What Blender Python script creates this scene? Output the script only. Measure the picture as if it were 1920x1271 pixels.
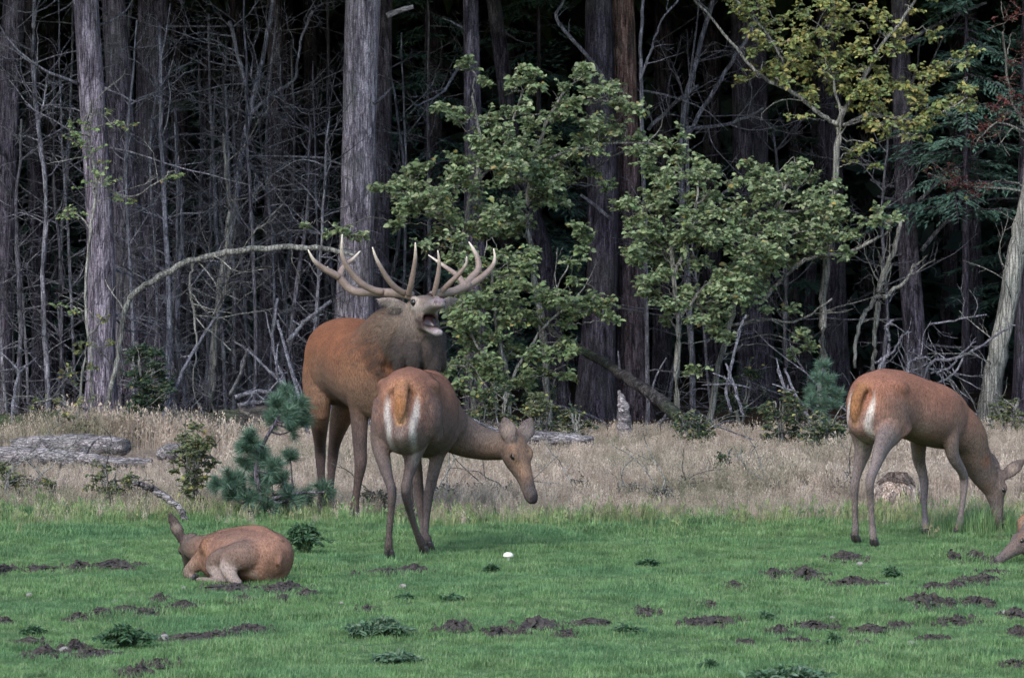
import bpy, math, random
import numpy as np
from mathutils import Vector, Matrix
from mathutils.kdtree import KDTree

for o in list(bpy.data.objects):
    bpy.data.objects.remove(o)
scene = bpy.context.scene
COL = scene.collection
R = random.Random(7)
NR = np.random.default_rng(11)

# ------------------------------------------------------------------ camera
FPX = 8250.0          # focal length in photograph pixels (1920 wide)
CAMH = 1.78
PITCH = math.atan(172.5 / FPX)
cam_d = bpy.data.cameras.new('camera')
cam = bpy.data.objects.new('camera', cam_d)
COL.objects.link(cam)
cam_d.sensor_width = 36.0
cam_d.sensor_fit = 'HORIZONTAL'
cam_d.lens = FPX / 1920.0 * 36.0
cam_d.clip_start = 0.5
cam_d.clip_end = 2000
cam_d.dof.use_dof = True
cam_d.dof.focus_distance = 28.5
cam_d.dof.aperture_fstop = 18.0
cam.location = (0, 0, CAMH)
cam.rotation_euler = (math.pi / 2 - PITCH, 0, 0)
scene.camera = cam

# ------------------------------------------------------------------ sky and sun (overcast)
SUN_EL, SUN_AZ = 40.0, 205.0      # azimuth measured clockwise from +Y: behind the camera, a little to its left
world = bpy.data.worlds.new('World')
scene.world = world
world.use_nodes = True
wn = world.node_tree.nodes
wl = world.node_tree.links
bg = wn['Background']
sky_t = wn.new('ShaderNodeTexSky')
sky_t.sky_type = 'NISHITA'
sky_t.sun_disc = False
sky_t.sun_elevation = math.radians(SUN_EL)
sky_t.sun_rotation = math.radians(SUN_AZ)
sky_t.air_density = 1.0
sky_t.dust_density = 1.0
sky_t.ozone_density = 2.0
wl.new(sky_t.outputs[0], bg.inputs[0])
bg.inputs[1].default_value = 0.15
sun_d = bpy.data.lights.new('sun', 'SUN')
sun_d.energy = 1.2
sun_d.angle = math.radians(22)
sun_d.color = (1.0, 0.97, 0.94)
sun = bpy.data.objects.new('sun', sun_d)
COL.objects.link(sun)
sun.location = (-6, -8, 30)
_az, _el = math.radians(SUN_AZ), math.radians(SUN_EL)
_to = Vector((math.sin(_az) * math.cos(_el), math.cos(_az) * math.cos(_el), math.sin(_el)))
sun.rotation_euler = _to.to_track_quat('Z', 'Y').to_euler()
scene.view_settings.view_transform = 'Standard'
scene.view_settings.look = 'None'
scene.view_settings.exposure = 1.35
scene.view_settings.gamma = 1.0
scene.view_settings.use_curve_mapping = False

# ------------------------------------------------------------------ helpers
_ct, _st = math.cos(PITCH), math.sin(PITCH)
def W(px, py, Y):
    """the point at depth Y (metres from the camera) that the photograph shows at px, py"""
    u = (px - 960.0) / FPX
    v = -(py - 635.5) / FPX
    k = Y / (_ct + v * _st)
    return np.array([u * k, Y, CAMH + (-_st + v * _ct) * k])
def G(px, py):
    """the point of the flat ground that the photograph shows at px, py"""
    u = (px - 960.0) / FPX
    v = -(py - 635.5) / FPX
    dz = -_st + v * _ct
    k = -CAMH / dz
    return np.array([u * k, (_ct + v * _st) * k, 0.0])

def tag(o, label=None, cat=None, group=None, kind=None):
    if label: o['label'] = label
    if cat: o['category'] = cat
    if group: o['group'] = group
    if kind: o['kind'] = kind
    return o
def empty(name, loc, label=None, cat=None, group=None):
    o = bpy.data.objects.new(name, None)
    o.empty_display_size = 0.1
    o.location = tuple(loc)
    COL.objects.link(o)
    return tag(o, label, cat, group)
def link(name, me, mat=None, parent=None, loc=None):
    o = bpy.data.objects.new(name, me)
    COL.objects.link(o)
    if mat is not None and len(me.materials) == 0:
        me.materials.append(mat)
    if parent is not None: o.parent = parent
    if loc is not None: o.location = tuple(loc)
    return o
def mesh_np(name, V, F, mat=None, smooth=True, col=None):
    """V (n,3); F (m,k) one polygon size, or a list of such arrays; col (n,3) vertex colours"""
    me = bpy.data.meshes.new(name)
    V = np.asarray(V, dtype=np.float32)
    if not isinstance(F, list): F = [F]
    F = [np.asarray(f, dtype=np.int32) for f in F if len(f)]
    nl = sum(f.size for f in F)
    npol = sum(len(f) for f in F)
    me.vertices.add(len(V)); me.vertices.foreach_set('co', V.ravel())
    me.loops.add(nl); me.polygons.add(npol)
    me.loops.foreach_set('vertex_index', np.concatenate([f.ravel() for f in F]))
    tot = np.concatenate([np.full(len(f), f.shape[1], dtype=np.int32) for f in F])
    st = np.concatenate([[0], np.cumsum(tot)[:-1]]).astype(np.int32)
    me.polygons.foreach_set('loop_start', st)
    me.polygons.foreach_set('use_smooth', np.full(npol, smooth, dtype=bool))
    me.update(calc_edges=True)
    if col is not None:
        a = me.color_attributes.new('tint', 'FLOAT_COLOR', 'POINT')
        c4 = np.ones((len(V), 4), dtype=np.float32); c4[:, :3] = col
        a.data.foreach_set('color', c4.ravel())
    if mat is not None: me.materials.append(mat)
    return me

def norm(v):
    v = np.asarray(v, float)
    return v / max(1e-9, np.linalg.norm(v))

def catmull(P, sub):
    """resample rows of P (any width) with a Catmull-Rom spline"""
    P = np.asarray(P, float)
    n = len(P)
    if n < 3:
        t = np.linspace(0, 1, sub + 1)[:, None]
        return P[0] * (1 - t) + P[-1] * t
    Q = np.vstack([2 * P[0] - P[1], P, 2 * P[-1] - P[-2]])
    out = []
    for i in range(n - 1):
        p0, p1, p2, p3 = Q[i], Q[i + 1], Q[i + 2], Q[i + 3]
        for j in range(sub):
            t = j / sub
            out.append(0.5 * (2 * p1 + (p2 - p0) * t + (2 * p0 - 5 * p1 + 4 * p2 - p3) * t * t + (3 * p1 - p0 - 3 * p2 + p3) * t ** 3))
    out.append(P[-1])
    return np.array(out)

class Tubes:
    """collects tapered round tubes into one mesh"""
    def __init__(self): self.V = []; self.F = []; self.C = []; self.n = 0; self.T = []
    def add(self, pts, rad, sides=5, col=None, cap=True, wob=0.0):
        P = np.asarray(pts, float); n = len(P)
        rad = np.broadcast_to(np.asarray(rad, float), (n,))
        T = np.gradient(P, axis=0)
        T /= np.maximum(1e-9, np.linalg.norm(T, axis=1))[:, None]
        ref = np.array([0.0, 0.0, 1.0]) if abs(T[0, 2]) < 0.8 else np.array([1.0, 0.0, 0.0])
        S = np.cross(T, ref); S /= np.maximum(1e-9, np.linalg.norm(S, axis=1))[:, None]
        U = np.cross(S, T)
        a = np.linspace(0, 2 * np.pi, sides, endpoint=False)
        rr = rad[:, None] * (1 + wob * NR.standard_normal((n, sides))) if wob else np.repeat(rad[:, None], sides, 1)
        ring = P[:, None, :] + rr[:, :, None] * (S[:, None, :] * np.cos(a)[None, :, None] + U[:, None, :] * np.sin(a)[None, :, None])
        V = ring.reshape(-1, 3)
        i = np.arange(n - 1)[:, None] * sides
        k = np.arange(sides)[None, :]
        k2 = (k + 1) % sides
        F = np.stack([i + k, i + k2, i + sides + k2, i + sides + k], -1).reshape(-1, 4) + self.n
        self.V.append(V); self.F.append(F)
        m = len(V)
        if cap:
            self.V.append(P[[0, -1]])
            kk = np.arange(sides); kk2 = (kk + 1) % sides
            self.T.append(np.stack([kk2, kk, np.full(sides, m)], -1) + self.n)
            e = (n - 1) * sides
            self.T.append(np.stack([kk + e, kk2 + e, np.full(sides, m + 1)], -1) + self.n)
            m += 2
        if col is not None:
            c = np.asarray(col, float)
            if c.ndim == 1: cc = np.repeat(c[None], m, 0)
            else:
                cc = np.repeat(c, sides, 0)
                if cap: cc = np.vstack([cc, c[[0, -1]]])
            self.C.append(cc)
        self.n += m
        return self
    def mesh(self, name, mat, smooth=True, off=None):
        V = np.vstack(self.V)
        if off is not None: V = V - np.asarray(off)
        F = [np.vstack(self.F)] + ([np.vstack(self.T)] if self.T else [])
        return mesh_np(name, V, F, mat, smooth, np.vstack(self.C) if self.C else None)

# ------------------------------------------------------------------ node helpers
def new_mat(name):
    m = bpy.data.materials.new(name); m.use_nodes = True
    nt = m.node_tree
    return m, nt, nt.nodes['Principled BSDF'], nt.nodes['Material Output']
def nd(nt, typ, **kw):
    n = nt.nodes.new(typ)
    for k, v in kw.items():
        if k.startswith('i_'):
            key = k[2:]
            n.inputs[int(key) if key.isdigit() else key].default_value = v
        else: setattr(n, k, v)
    return n
def ramp(nt, src, stops):
    r = nt.nodes.new('ShaderNodeValToRGB')
    e = r.color_ramp.elements
    while len(e) < len(stops): e.new(0.5)
    for x, (p, c) in zip(e, stops):
        x.position = p; x.color = (*c, 1) if len(c) == 3 else c
    nt.links.new(src, r.inputs[0])
    return r.outputs[0]
def mix(nt, fac, a, b, blend='MIX'):
    m = nt.nodes.new('ShaderNodeMix'); m.data_type = 'RGBA'; m.blend_type = blend
    for s, v in ((m.inputs[0], fac), (m.inputs[6], a), (m.inputs[7], b)):
        if isinstance(v, bpy.types.NodeSocket): nt.links.new(v, s)
        elif isinstance(v, (int, float)): s.default_value = v
        else: s.default_value = (*v, 1)
    return m.outputs[2]
def coords(nt, kind='Object', scale=(1, 1, 1)):
    tc = nt.nodes.new('ShaderNodeTexCoord')
    mp = nt.nodes.new('ShaderNodeMapping')
    mp.inputs['Scale'].default_value = scale
    nt.links.new(tc.outputs[kind], mp.inputs[0])
    return mp.outputs[0]
def wpos(nt, scale=(1, 1, 1)):
    g = nt.nodes.new('ShaderNodeNewGeometry')
    mp = nt.nodes.new('ShaderNodeMapping')
    mp.inputs['Scale'].default_value = scale
    nt.links.new(g.outputs['Position'], mp.inputs[0])
    return mp.outputs[0]
def noise(nt, vec, scale, detail=4, rough=0.6, out=0):
    n = nd(nt, 'ShaderNodeTexNoise', i_Scale=scale, i_Detail=detail, i_Roughness=rough)
    nt.links.new(vec, n.inputs['Vector'])
    return n.outputs[out]
def bump(nt, h, strength, dist, bsdf):
    b = nd(nt, 'ShaderNodeBump', i_Strength=strength, i_Distance=dist)
    nt.links.new(h, b.inputs['Height']); nt.links.new(b.outputs[0], bsdf.inputs['Normal'])
    return b
def attr(nt, name='tint'):
    a = nt.nodes.new('ShaderNodeAttribute'); a.attribute_name = name
    return a.outputs['Color']

# ================================================================== ground, grass
def hill(x, y):
    """gentle unevenness of the ground (metres)"""
    return (.012 * np.sin(x * 1.9 + y * .7) * np.sin(y * 1.3 + .4) + .008 * np.sin(x * 4.1 - y * 2.3 + 1.0)) * np.clip((abs(y - 24) - 0) / 3, .35, 1)

def m_ground():
    m, nt, b, o = new_mat('ground_turf')
    p = wpos(nt)
    n1 = noise(nt, p, 1.1, 5, .6); n2 = noise(nt, p, 9, 5, .65); n3 = noise(nt, p, 60, 3, .7)
    green = ramp(nt, n2, [(.3, (.06, .1, .04)), (.55, (.09, .15, .06)), (.75, (.12, .165, .075))])
    straw = ramp(nt, n2, [(.3, (.13, .1, .075)), (.6, (.25, .2, .155)), (.8, (.33, .27, .21))])
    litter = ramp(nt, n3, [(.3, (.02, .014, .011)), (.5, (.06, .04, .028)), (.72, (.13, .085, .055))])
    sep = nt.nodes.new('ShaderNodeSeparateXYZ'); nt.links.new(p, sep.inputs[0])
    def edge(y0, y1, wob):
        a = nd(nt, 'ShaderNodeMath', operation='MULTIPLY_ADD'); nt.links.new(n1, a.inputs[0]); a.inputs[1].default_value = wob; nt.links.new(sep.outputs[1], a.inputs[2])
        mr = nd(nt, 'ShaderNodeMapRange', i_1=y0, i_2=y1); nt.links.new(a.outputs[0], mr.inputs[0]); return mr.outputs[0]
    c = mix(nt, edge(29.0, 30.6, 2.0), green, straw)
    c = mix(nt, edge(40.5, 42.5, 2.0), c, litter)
    k = ramp(nt, n3, [(.3, (.7, .7, .7)), (.7, (1.3, 1.3, 1.3))])
    c = mix(nt, 1.0, c, k, 'MULTIPLY')
    nt.links.new(c, b.inputs['Base Color']); b.inputs['Roughness'].default_value = 1.0
    b.inputs['Specular IOR Level'].default_value = .1
    bump(nt, n3, .8, .03, b)
    return m
def build_ground():
    # fine in the part that is seen, coarse out to the horizon
    xs = np.concatenate([[-900, -300, -100, -40, -20], np.linspace(-10, 10, 161), [20, 40, 100, 300, 900]])
    ys = np.concatenate([[-900, -300, -60, 0, 8], np.linspace(14, 46, 257), np.linspace(47, 70, 40), [90, 140, 300, 900]])
    X, Yv = np.meshgrid(xs, ys)
    Z = hill(X, Yv) * ((abs(X) < 11) & (Yv > 12) & (Yv < 71))
    V = np.stack([X, Yv, Z], -1).reshape(-1, 3)
    nx = len(xs); i = (np.arange(len(ys) - 1)[:, None] * nx + np.arange(nx - 1)[None]).reshape(-1)
    F = np.stack([i, i + 1, i + nx + 1, i + nx], -1)
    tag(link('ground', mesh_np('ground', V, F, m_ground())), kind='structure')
build_ground()

def m_blade(name, cols, patch=None, patch_scale=.8, trans=.25, rough=.6):
    """grass or leaf blade: colour from random per instance and from slow patches over the ground"""
    m, nt, b, o = new_mat(name)
    oi = nt.nodes.new('ShaderNodeObjectInfo')
    p = wpos(nt)
    c = ramp(nt, oi.outputs['Random'], cols)
    n = noise(nt, p, patch_scale, 4, .6)
    if patch is not None:
        f = ramp(nt, n, [(.48, (0, 0, 0)), (.66, (1, 1, 1))])
        c = mix(nt, f, c, ramp(nt, oi.outputs['Random'], patch))
    n2 = noise(nt, p, 5, 3, .6)
    k = ramp(nt, n2, [(.3, (.6, .62, .6)), (.7, (1.38, 1.36, 1.35))])
    c = mix(nt, 1.0, c, k, 'MULTIPLY')
    nt.links.new(c, b.inputs['Base Color'])
    b.inputs['Roughness'].default_value = rough
    b.inputs['Specular IOR Level'].default_value = .2
    tr = nt.nodes.new('ShaderNodeBsdfTranslucent'); nt.links.new(c, tr.inputs[0])
    ms = nt.nodes.new('ShaderNodeMixShader'); ms.inputs[0].default_value = trans
    nt.links.new(b.outputs[0], ms.inputs[1]); nt.links.new(tr.outputs[0], ms.inputs[2]); nt.links.new(ms.outputs[0], o.inputs[0])
    return m

def blades(n, rad, h0, h1, w, lean, seed, heads=0.0):
    """a tuft of grass blades as one small mesh; heads = share of blades that carry a seed head"""
    r = np.random.default_rng(seed); V = []; F = []
    for i in range(n):
        a = r.uniform(0, 2 * np.pi); q = rad * math.sqrt(r.random())
        b = np.array([q * math.cos(a), q * math.sin(a), -.005]); h = r.uniform(h0, h1)
        d = r.uniform(0, 2 * np.pi); l = r.uniform(.1, 1) * lean * h
        dr = np.array([math.cos(d), math.sin(d), 0]); sd = np.array([-dr[1], dr[0], 0]) * w * .5
        mid = b + dr * l * .35 + np.array([0, 0, h * .6]); tip = b + dr * l + np.array([0, 0, h * r.uniform(.85, 1)])
        k = len(V)
        V += [b - sd, b + sd, mid - sd * .8, mid + sd * .8, tip]
        F += [(k, k + 1, k + 3), (k, k + 3, k + 2), (k + 2, k + 3, k + 4)]
        if r.random() < heads:
            for j in range(5):
                t = .72 + .07 * j; q0 = mid + (tip - mid) * (t - .6) / .4
                o_ = r.standard_normal(3) * .012; k = len(V)
                V += [q0, q0 + o_ + np.array([0, 0, .012]), q0 + o_ * .6 + np.array([0, 0, .03])]
                F.append((k, k + 1, k + 2))
    return mesh_np('tuft', np.array(V), np.array(F), None, True)

def scatter(name, label, cat, pts, rot, scl, tufts, mat):
    """one 'stuff' object: geometry nodes put the tufts on a cloud of points"""
    me = bpy.data.meshes.new(name)
    me.vertices.add(len(pts)); me.vertices.foreach_set('co', np.asarray(pts, np.float32).ravel())
    for nm, dat in (('rz', rot), ('sc', scl)):
        a = me.attributes.new(nm, 'FLOAT', 'POINT'); a.data.foreach_set('value', np.asarray(dat, np.float32))
    a = me.attributes.new('pick', 'INT', 'POINT'); a.data.foreach_set('value', NR.integers(0, len(tufts), len(pts)).astype(np.int32))
    me.materials.append(mat)
    ob = link(name, me)
    ng = bpy.data.node_groups.new(name + '_nodes', 'GeometryNodeTree')
    ng.interface.new_socket('Geometry', in_out='INPUT', socket_type='NodeSocketGeometry')
    ng.interface.new_socket('Geometry', in_out='OUTPUT', socket_type='NodeSocketGeometry')
    gi = ng.nodes.new('NodeGroupInput'); go = ng.nodes.new('NodeGroupOutput')
    g2 = ng.nodes.new('GeometryNodeGeometryToInstance')
    for i, t in enumerate(tufts):
        t.materials.clear(); t.materials.append(mat)
        so = bpy.data.objects.new(name + '_tuft', t)
        oi = ng.nodes.new('GeometryNodeObjectInfo'); oi.inputs['Object'].default_value = so
        oi.inputs['As Instance'].default_value = True
        ng.links.new(oi.outputs['Geometry'], g2.inputs[0])
    ip = ng.nodes.new('GeometryNodeInstanceOnPoints'); ip.inputs['Pick Instance'].default_value = True
    def named(nm, typ):
        n = ng.nodes.new('GeometryNodeInputNamedAttribute'); n.data_type = typ; n.inputs[0].default_value = nm; return n.outputs[0]
    cx = ng.nodes.new('ShaderNodeCombineXYZ'); ng.links.new(named('rz', 'FLOAT'), cx.inputs[2])
    er = ng.nodes.new('FunctionNodeEulerToRotation'); ng.links.new(cx.outputs[0], er.inputs[0])
    ng.links.new(gi.outputs[0], ip.inputs['Points'])
    ji = ng.nodes.new('GeometryNodeJoinGeometry')
    for n in [x for x in ng.nodes if x.bl_idname == 'GeometryNodeObjectInfo']: ng.links.new(n.outputs['Geometry'], ji.inputs[0])
    ng.nodes.remove(g2)
    ng.links.new(ji.outputs[0], ip.inputs['Instance'])
    ng.links.new(named('pick', 'INT'), ip.inputs['Instance Index'])
    ng.links.new(er.outputs[0], ip.inputs['Rotation'])
    ng.links.new(named('sc', 'FLOAT'), ip.inputs['Scale'])
    ng.links.new(ip.outputs[0], go.inputs[0])
    md = ob.modifiers.new('scatter', 'NODES'); md.node_group = ng
    return tag(ob, label, cat, kind='stuff')

def spread(n, y0, y1, half0=1.9, slope=.118):
    """points over the wedge of ground in view, with a margin either side; evenly dense"""
    y = NR.uniform(y0, y1, n * 3); x = NR.uniform(-1, 1, n * 3) * (half0 + slope * y1)
    ok = np.abs(x) < .35 + slope * y + .9
    x, y = x[ok][:n], y[ok][:n]
    return x, y
def vnoise(x, y, s, seed=0):
    """cheap smooth value noise in 0..1"""
    r = np.random.default_rng(seed); g = r.random((64, 64))
    u, v = np.asarray(x) * s % 64, np.asarray(y) * s % 64
    i, j = u.astype(int), v.astype(int); fu, fv = u - i, v - j
    fu = fu * fu * (3 - 2 * fu); fv = fv * fv * (3 - 2 * fv); i2, j2 = (i + 1) % 64, (j + 1) % 64
    return (g[i, j] * (1 - fu) + g[i2, j] * fu) * (1 - fv) + (g[i, j2] * (1 - fu) + g[i2, j2] * fu) * fv

# places where deer and boar have torn the turf: px, py, half width px, half height px, height m (photograph pixels)
SOIL = [(5, 1072, 12, 9, .03), (80, 1068, 40, 6, .02), (150, 1066, 26, 9, .035), (215, 1062, 45, 8, .025), (435, 1103, 60, 7, .02), (535, 1107, 40, 9, .03), (572, 1120, 22, 8, .03), (528, 1128, 18, 8, .03),
        (455, 1130, 30, 8, .025), (298, 1133, 20, 10, .035), (340, 1140, 30, 6, .02), (276, 1152, 22, 7, .02), (240, 1148, 24, 6, .02), (186, 1155, 20, 9, .035), (146, 1160, 20, 7, .025), (85, 1225, 30, 9, .03),
        (142, 1212, 20, 8, .03), (55, 1204, 25, 4, .012), (180, 1230, 50, 7, .02), (380, 1192, 60, 8, .02), (460, 1180, 45, 9, .025), (10, 1168, 12, 6, .03), (300, 1252, 30, 6, .02), (255, 1266, 30, 6, .03),
        (690, 1144, 18, 8, .03), (735, 1076, 50, 7, .028), (780, 1073, 24, 8, .035), (848, 1183, 28, 10, .03), (940, 1190, 26, 9, .03), (1010, 1180, 44, 16, .035), (1065, 1194, 24, 6, .025), (1110, 1172, 38, 6, .02),
        (1205, 1146, 24, 7, .022), (1585, 1051, 30, 7, .03), (1450, 1080, 18, 6, .03), (1512, 1078, 28, 10, .035), (1560, 1064, 0, 0, 0), (1600, 1094, 36, 7, .03), (1640, 1098, 30, 5, .02), (1378, 1102, 20, 9, .025),
        (1735, 1135, 38, 12, .05), (1785, 1050, 12, 9, .04), (1830, 1048, 26, 12, .045), (1750, 1104, 24, 5, .025), (1798, 1100, 20, 6, .03), (1840, 1090, 28, 7, .028), (1872, 1078, 30, 6, .02), (1830, 1130, 34, 7, .03), (1780, 1134, 10, 7, .03),
        (1905, 1158, 20, 7, .03), (1790, 1165, 34, 8, .03), (1640, 1178, 34, 7, .025), (1690, 1172, 18, 7, .03), (1520, 1172, 36, 7, .025), (1460, 1182, 20, 6, .025), (1350, 1170, 40, 10, .03), (1305, 1172, 22, 8, .028), (1400, 1205, 14, 6, .02),
        (1495, 1200, 24, 5, .02), (1620, 1208, 24, 5, .02), (1750, 1198, 24, 5, .02), (1912, 1190, 12, 7, .03), (1905, 1248, 24, 5, .03), (1330, 1135, 18, 6, .02), (1665, 1050, 0, 0, 0)]
SOIL = [q for q in SOIL if q[2] > 0]
def soil_mask(x, y):
    """0..1: how bare the turf is at x, y"""
    m = np.zeros_like(x)
    for px, py, hw, hh, h in SOIL:
        c = G(px, py); a = hw * c[1] / FPX * 1.0; d = abs(G(px, py - hh)[1] - G(px, py + hh)[1]) * .5
        q = ((x - c[0]) / a) ** 2 + ((y - c[1]) / d) ** 2
        m = np.maximum(m, np.clip(1.25 - q, 0, 1))
    return m

GREEN = [(0, (.115, .205, .075)), (.4, (.16, .275, .105)), (.75, (.205, .315, .13)), (1, (.28, .34, .175))]
GREEN2 = [(0, (.095, .19, .08)), (.5, (.13, .25, .11)), (1, (.175, .28, .125))]
DRY = [(0, (.24, .185, .14)), (.35, (.36, .285, .225)), (.7, (.44, .36, .29)), (1, (.52, .44, .355))]
DRYG = [(0, (.13, .14, .085)), (.5, (.22, .2, .135)), (1, (.33, .28, .21))]
M_LAWN = m_blade('lawn_blade', GREEN, GREEN2, .9, .4)
M_DRY = m_blade('dry_blade', DRY, DRYG, .45, .2, .7)
def build_grass():
    # lawn
    n = 130000
    x, y = spread(n, 16.8, 31)
    lim = 28.1 + 1.6 * (vnoise(x, y, .55, 3) - .45) + 1.2 * (vnoise(x, y, 2.2, 4) - .5)
    bare = soil_mask(x, y)
    keep = (NR.random(len(x)) < np.clip((lim + 1.6 - y) / 2.4, 0.04, 1)) & (NR.random(len(x)) > bare * .55)
    x, y = x[keep], y[keep]
    clump = vnoise(x, y, 1.6, 5) * .6 + vnoise(x, y, 5.5, 6) * .7
    sc = .55 * (.35 + 1.15 * clump ** 1.7) * NR.uniform(.75, 1.25, len(x)) * (1 + .5 * np.clip((y - 25.8) / 2, 0, 1))
    tl = [blades(15, .045, .025, .062, .0042, .8, 20 + i) for i in range(5)]
    scatter('lawn_grass', 'short green lawn grass grazed down in the clearing', 'grass', np.column_stack([x, y, hill(x, y)]), NR.uniform(0, 6.28, len(x)), sc, tl, M_LAWN)
    # ranker yellow-green grass where the lawn gives way to the dry grass
    x, y = spread(5200, 25.9, 31)
    keep = NR.random(len(x)) < np.exp(-((y - 28.3 - 1.6 * (vnoise(x, y, .55, 3) - .45)) / .9) ** 2) * (.25 + vnoise(x, y, 1.7, 15))
    x, y = x[keep], y[keep]
    te = [blades(12, .05, .06, .16, .004, .7, 60 + i, .1) for i in range(4)]
    scatter('verge_grass', 'ranker yellow-green grass along the edge of the lawn', 'grass', np.column_stack([x, y, hill(x, y)]), NR.uniform(0, 6.28, len(x)), NR.uniform(.5, 1.1, len(x)), te, m_blade('verge_blade', [(0, (.15, .2, .08)), (.5, (.22, .25, .11)), (1, (.33, .3, .17))], GREEN, .8, .3))
    # tall dry grass behind it
    n = 26000
    x, y = spread(n, 26.4, 42.5)
    lim = 28.1 + 1.6 * (vnoise(x, y, .55, 3) - .45) + 1.2 * (vnoise(x, y, 2.2, 4) - .5)
    end = 40.8 + 1.6 * (vnoise(x, y, .5, 8) - .5)
    dens = np.clip((y - lim + .9) / 2.2, 0, 1) ** 1.5 * np.clip((end + .8 - y) / 1.2, .02, 1) * np.clip(.3 + 1.1 * vnoise(x, y, 1.1, 9), 0, 1)
    keep = NR.random(len(x)) < dens
    x, y = x[keep], y[keep]
    sc = .7 * (.35 + .5 * vnoise(x, y, .8, 10) + .25 * vnoise(x, y, 3, 11)) * NR.uniform(.7, 1.25, len(x)) * np.clip(.35 + (y - 27.2) / 4.5, .3, 1)
    sc *= np.where((x < -2.3) & (y > 32.0) & (y < 38.5), .33, 1.0)
    _st = G(1682, 952)
    sc *= np.where((abs(x - _st[0]) < .28) & (y < _st[1] + .1) & (y > _st[1] - 2), .35, 1.0)
    sc *= .75 + .8 * (vnoise(x, y, .35, 12) > .62) * vnoise(x, y, 2, 13)
    td = [blades(22, .075, .16, .40, .0042, .5, 40 + i, .45) for i in range(6)]
    scatter('dry_grass', 'tall pale dry grass between the lawn and the wood', 'grass', np.column_stack([x, y, hill(x, y)]), NR.uniform(0, 6.28, len(x)), sc, td, M_DRY)
build_grass()

# ================================================================== the wood
def m_bark(name, dark, mid, light, lichen=(.2, .21, .18), lich=.35, vscale=1.0, low=None, grain=(1, 1, .11)):
    m, nt, b, o = new_mat(name)
    c = wpos(nt, grain); c1 = wpos(nt)
    n1 = noise(nt, c, 32 * vscale, 6, .75)
    vo = nd(nt, 'ShaderNodeTexVoronoi', i_Scale=48 * vscale, feature='DISTANCE_TO_EDGE'); nt.links.new(c, vo.inputs['Vector'])
    n2 = noise(nt, c1, 2.2, 4, .6)
    n3 = noise(nt, c1, 70, 3, .7)
    base = ramp(nt, n1, [(.36, dark), (.5, mid), (.68, light)])
    vc = nd(nt, 'ShaderNodeTexVoronoi', i_Scale=15 * vscale); nt.links.new(wpos(nt, tuple(max(.3, g) for g in grain)), vc.inputs['Vector'])
    bw = nt.nodes.new('ShaderNodeRGBToBW'); nt.links.new(vc.outputs['Color'], bw.inputs[0])
    base = mix(nt, 1.0, base, ramp(nt, bw.outputs[0], [(.2, (.6, .6, .62)), (.8, (1.35, 1.33, 1.33))]), 'MULTIPLY')
    crack = ramp(nt, vo.outputs[0], [(.0, (.55, .55, .55)), (.1, (1, 1, 1))])
    base = mix(nt, 1.0, base, crack, 'MULTIPLY')
    lf = ramp(nt, n2, [(.5, (0, 0, 0)), (.72, (lich, lich, lich))])
    base = mix(nt, lf, base, lichen)
    k = ramp(nt, n3, [(.3, (.5, .5, .5)), (.7, (1.5, 1.5, 1.5))])
    base = mix(nt, 1.0, base, k, 'MULTIPLY')
    if low is not None:      # plates near the ground are dark and grey, higher up the bark is red
        sp = nt.nodes.new('ShaderNodeSeparateXYZ'); nt.links.new(c1, sp.inputs[0])
        mr = nd(nt, 'ShaderNodeMapRange', i_1=2.1, i_2=3.4); nt.links.new(sp.outputs[2], mr.inputs[0])
        base = mix(nt, mr.outputs[0], mix(nt, 1.0, base, low, 'MULTIPLY'), base)
    nt.links.new(base, b.inputs['Base Color'])
    b.inputs['Roughness'].default_value = .95; b.inputs['Specular IOR Level'].default_value = .15
    ad = nd(nt, 'ShaderNodeMath', operation='ADD'); nt.links.new(n1, ad.inputs[0]); nt.links.new(crack, ad.inputs[1])
    bump(nt, ad.outputs[0], .9, .03, b)
    return m
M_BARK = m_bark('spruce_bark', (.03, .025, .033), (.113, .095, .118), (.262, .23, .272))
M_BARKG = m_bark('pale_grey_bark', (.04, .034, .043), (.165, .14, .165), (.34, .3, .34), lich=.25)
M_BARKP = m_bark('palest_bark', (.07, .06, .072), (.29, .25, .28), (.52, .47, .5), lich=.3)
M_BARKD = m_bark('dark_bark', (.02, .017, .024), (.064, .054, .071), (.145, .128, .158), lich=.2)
M_BARKR = m_bark('reddish_pine_bark', (.04, .025, .024), (.18, .108, .09), (.34, .23, .19), lich=.15, low=(.5, .62, .85))
M_SMOOTH = m_bark('smooth_grey_bark', (.13, .13, .115), (.2, .195, .17), (.28, .27, .24), lich=.6, vscale=.6)
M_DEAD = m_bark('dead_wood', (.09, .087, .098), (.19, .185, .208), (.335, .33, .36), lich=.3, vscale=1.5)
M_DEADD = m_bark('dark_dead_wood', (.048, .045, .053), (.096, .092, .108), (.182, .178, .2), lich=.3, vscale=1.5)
M_MOSS = m_bark('mossy_bark', (.035, .03, .026), (.085, .075, .062), (.18, .16, .14), lichen=(.06, .1, .035), lich=.8, grain=(.14, 1, 1))
M_PALEW = m_bark('weathered_log', (.1, .088, .09), (.24, .215, .21), (.4, .37, .36), lich=.3, grain=(.14, 1, 1))

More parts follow.
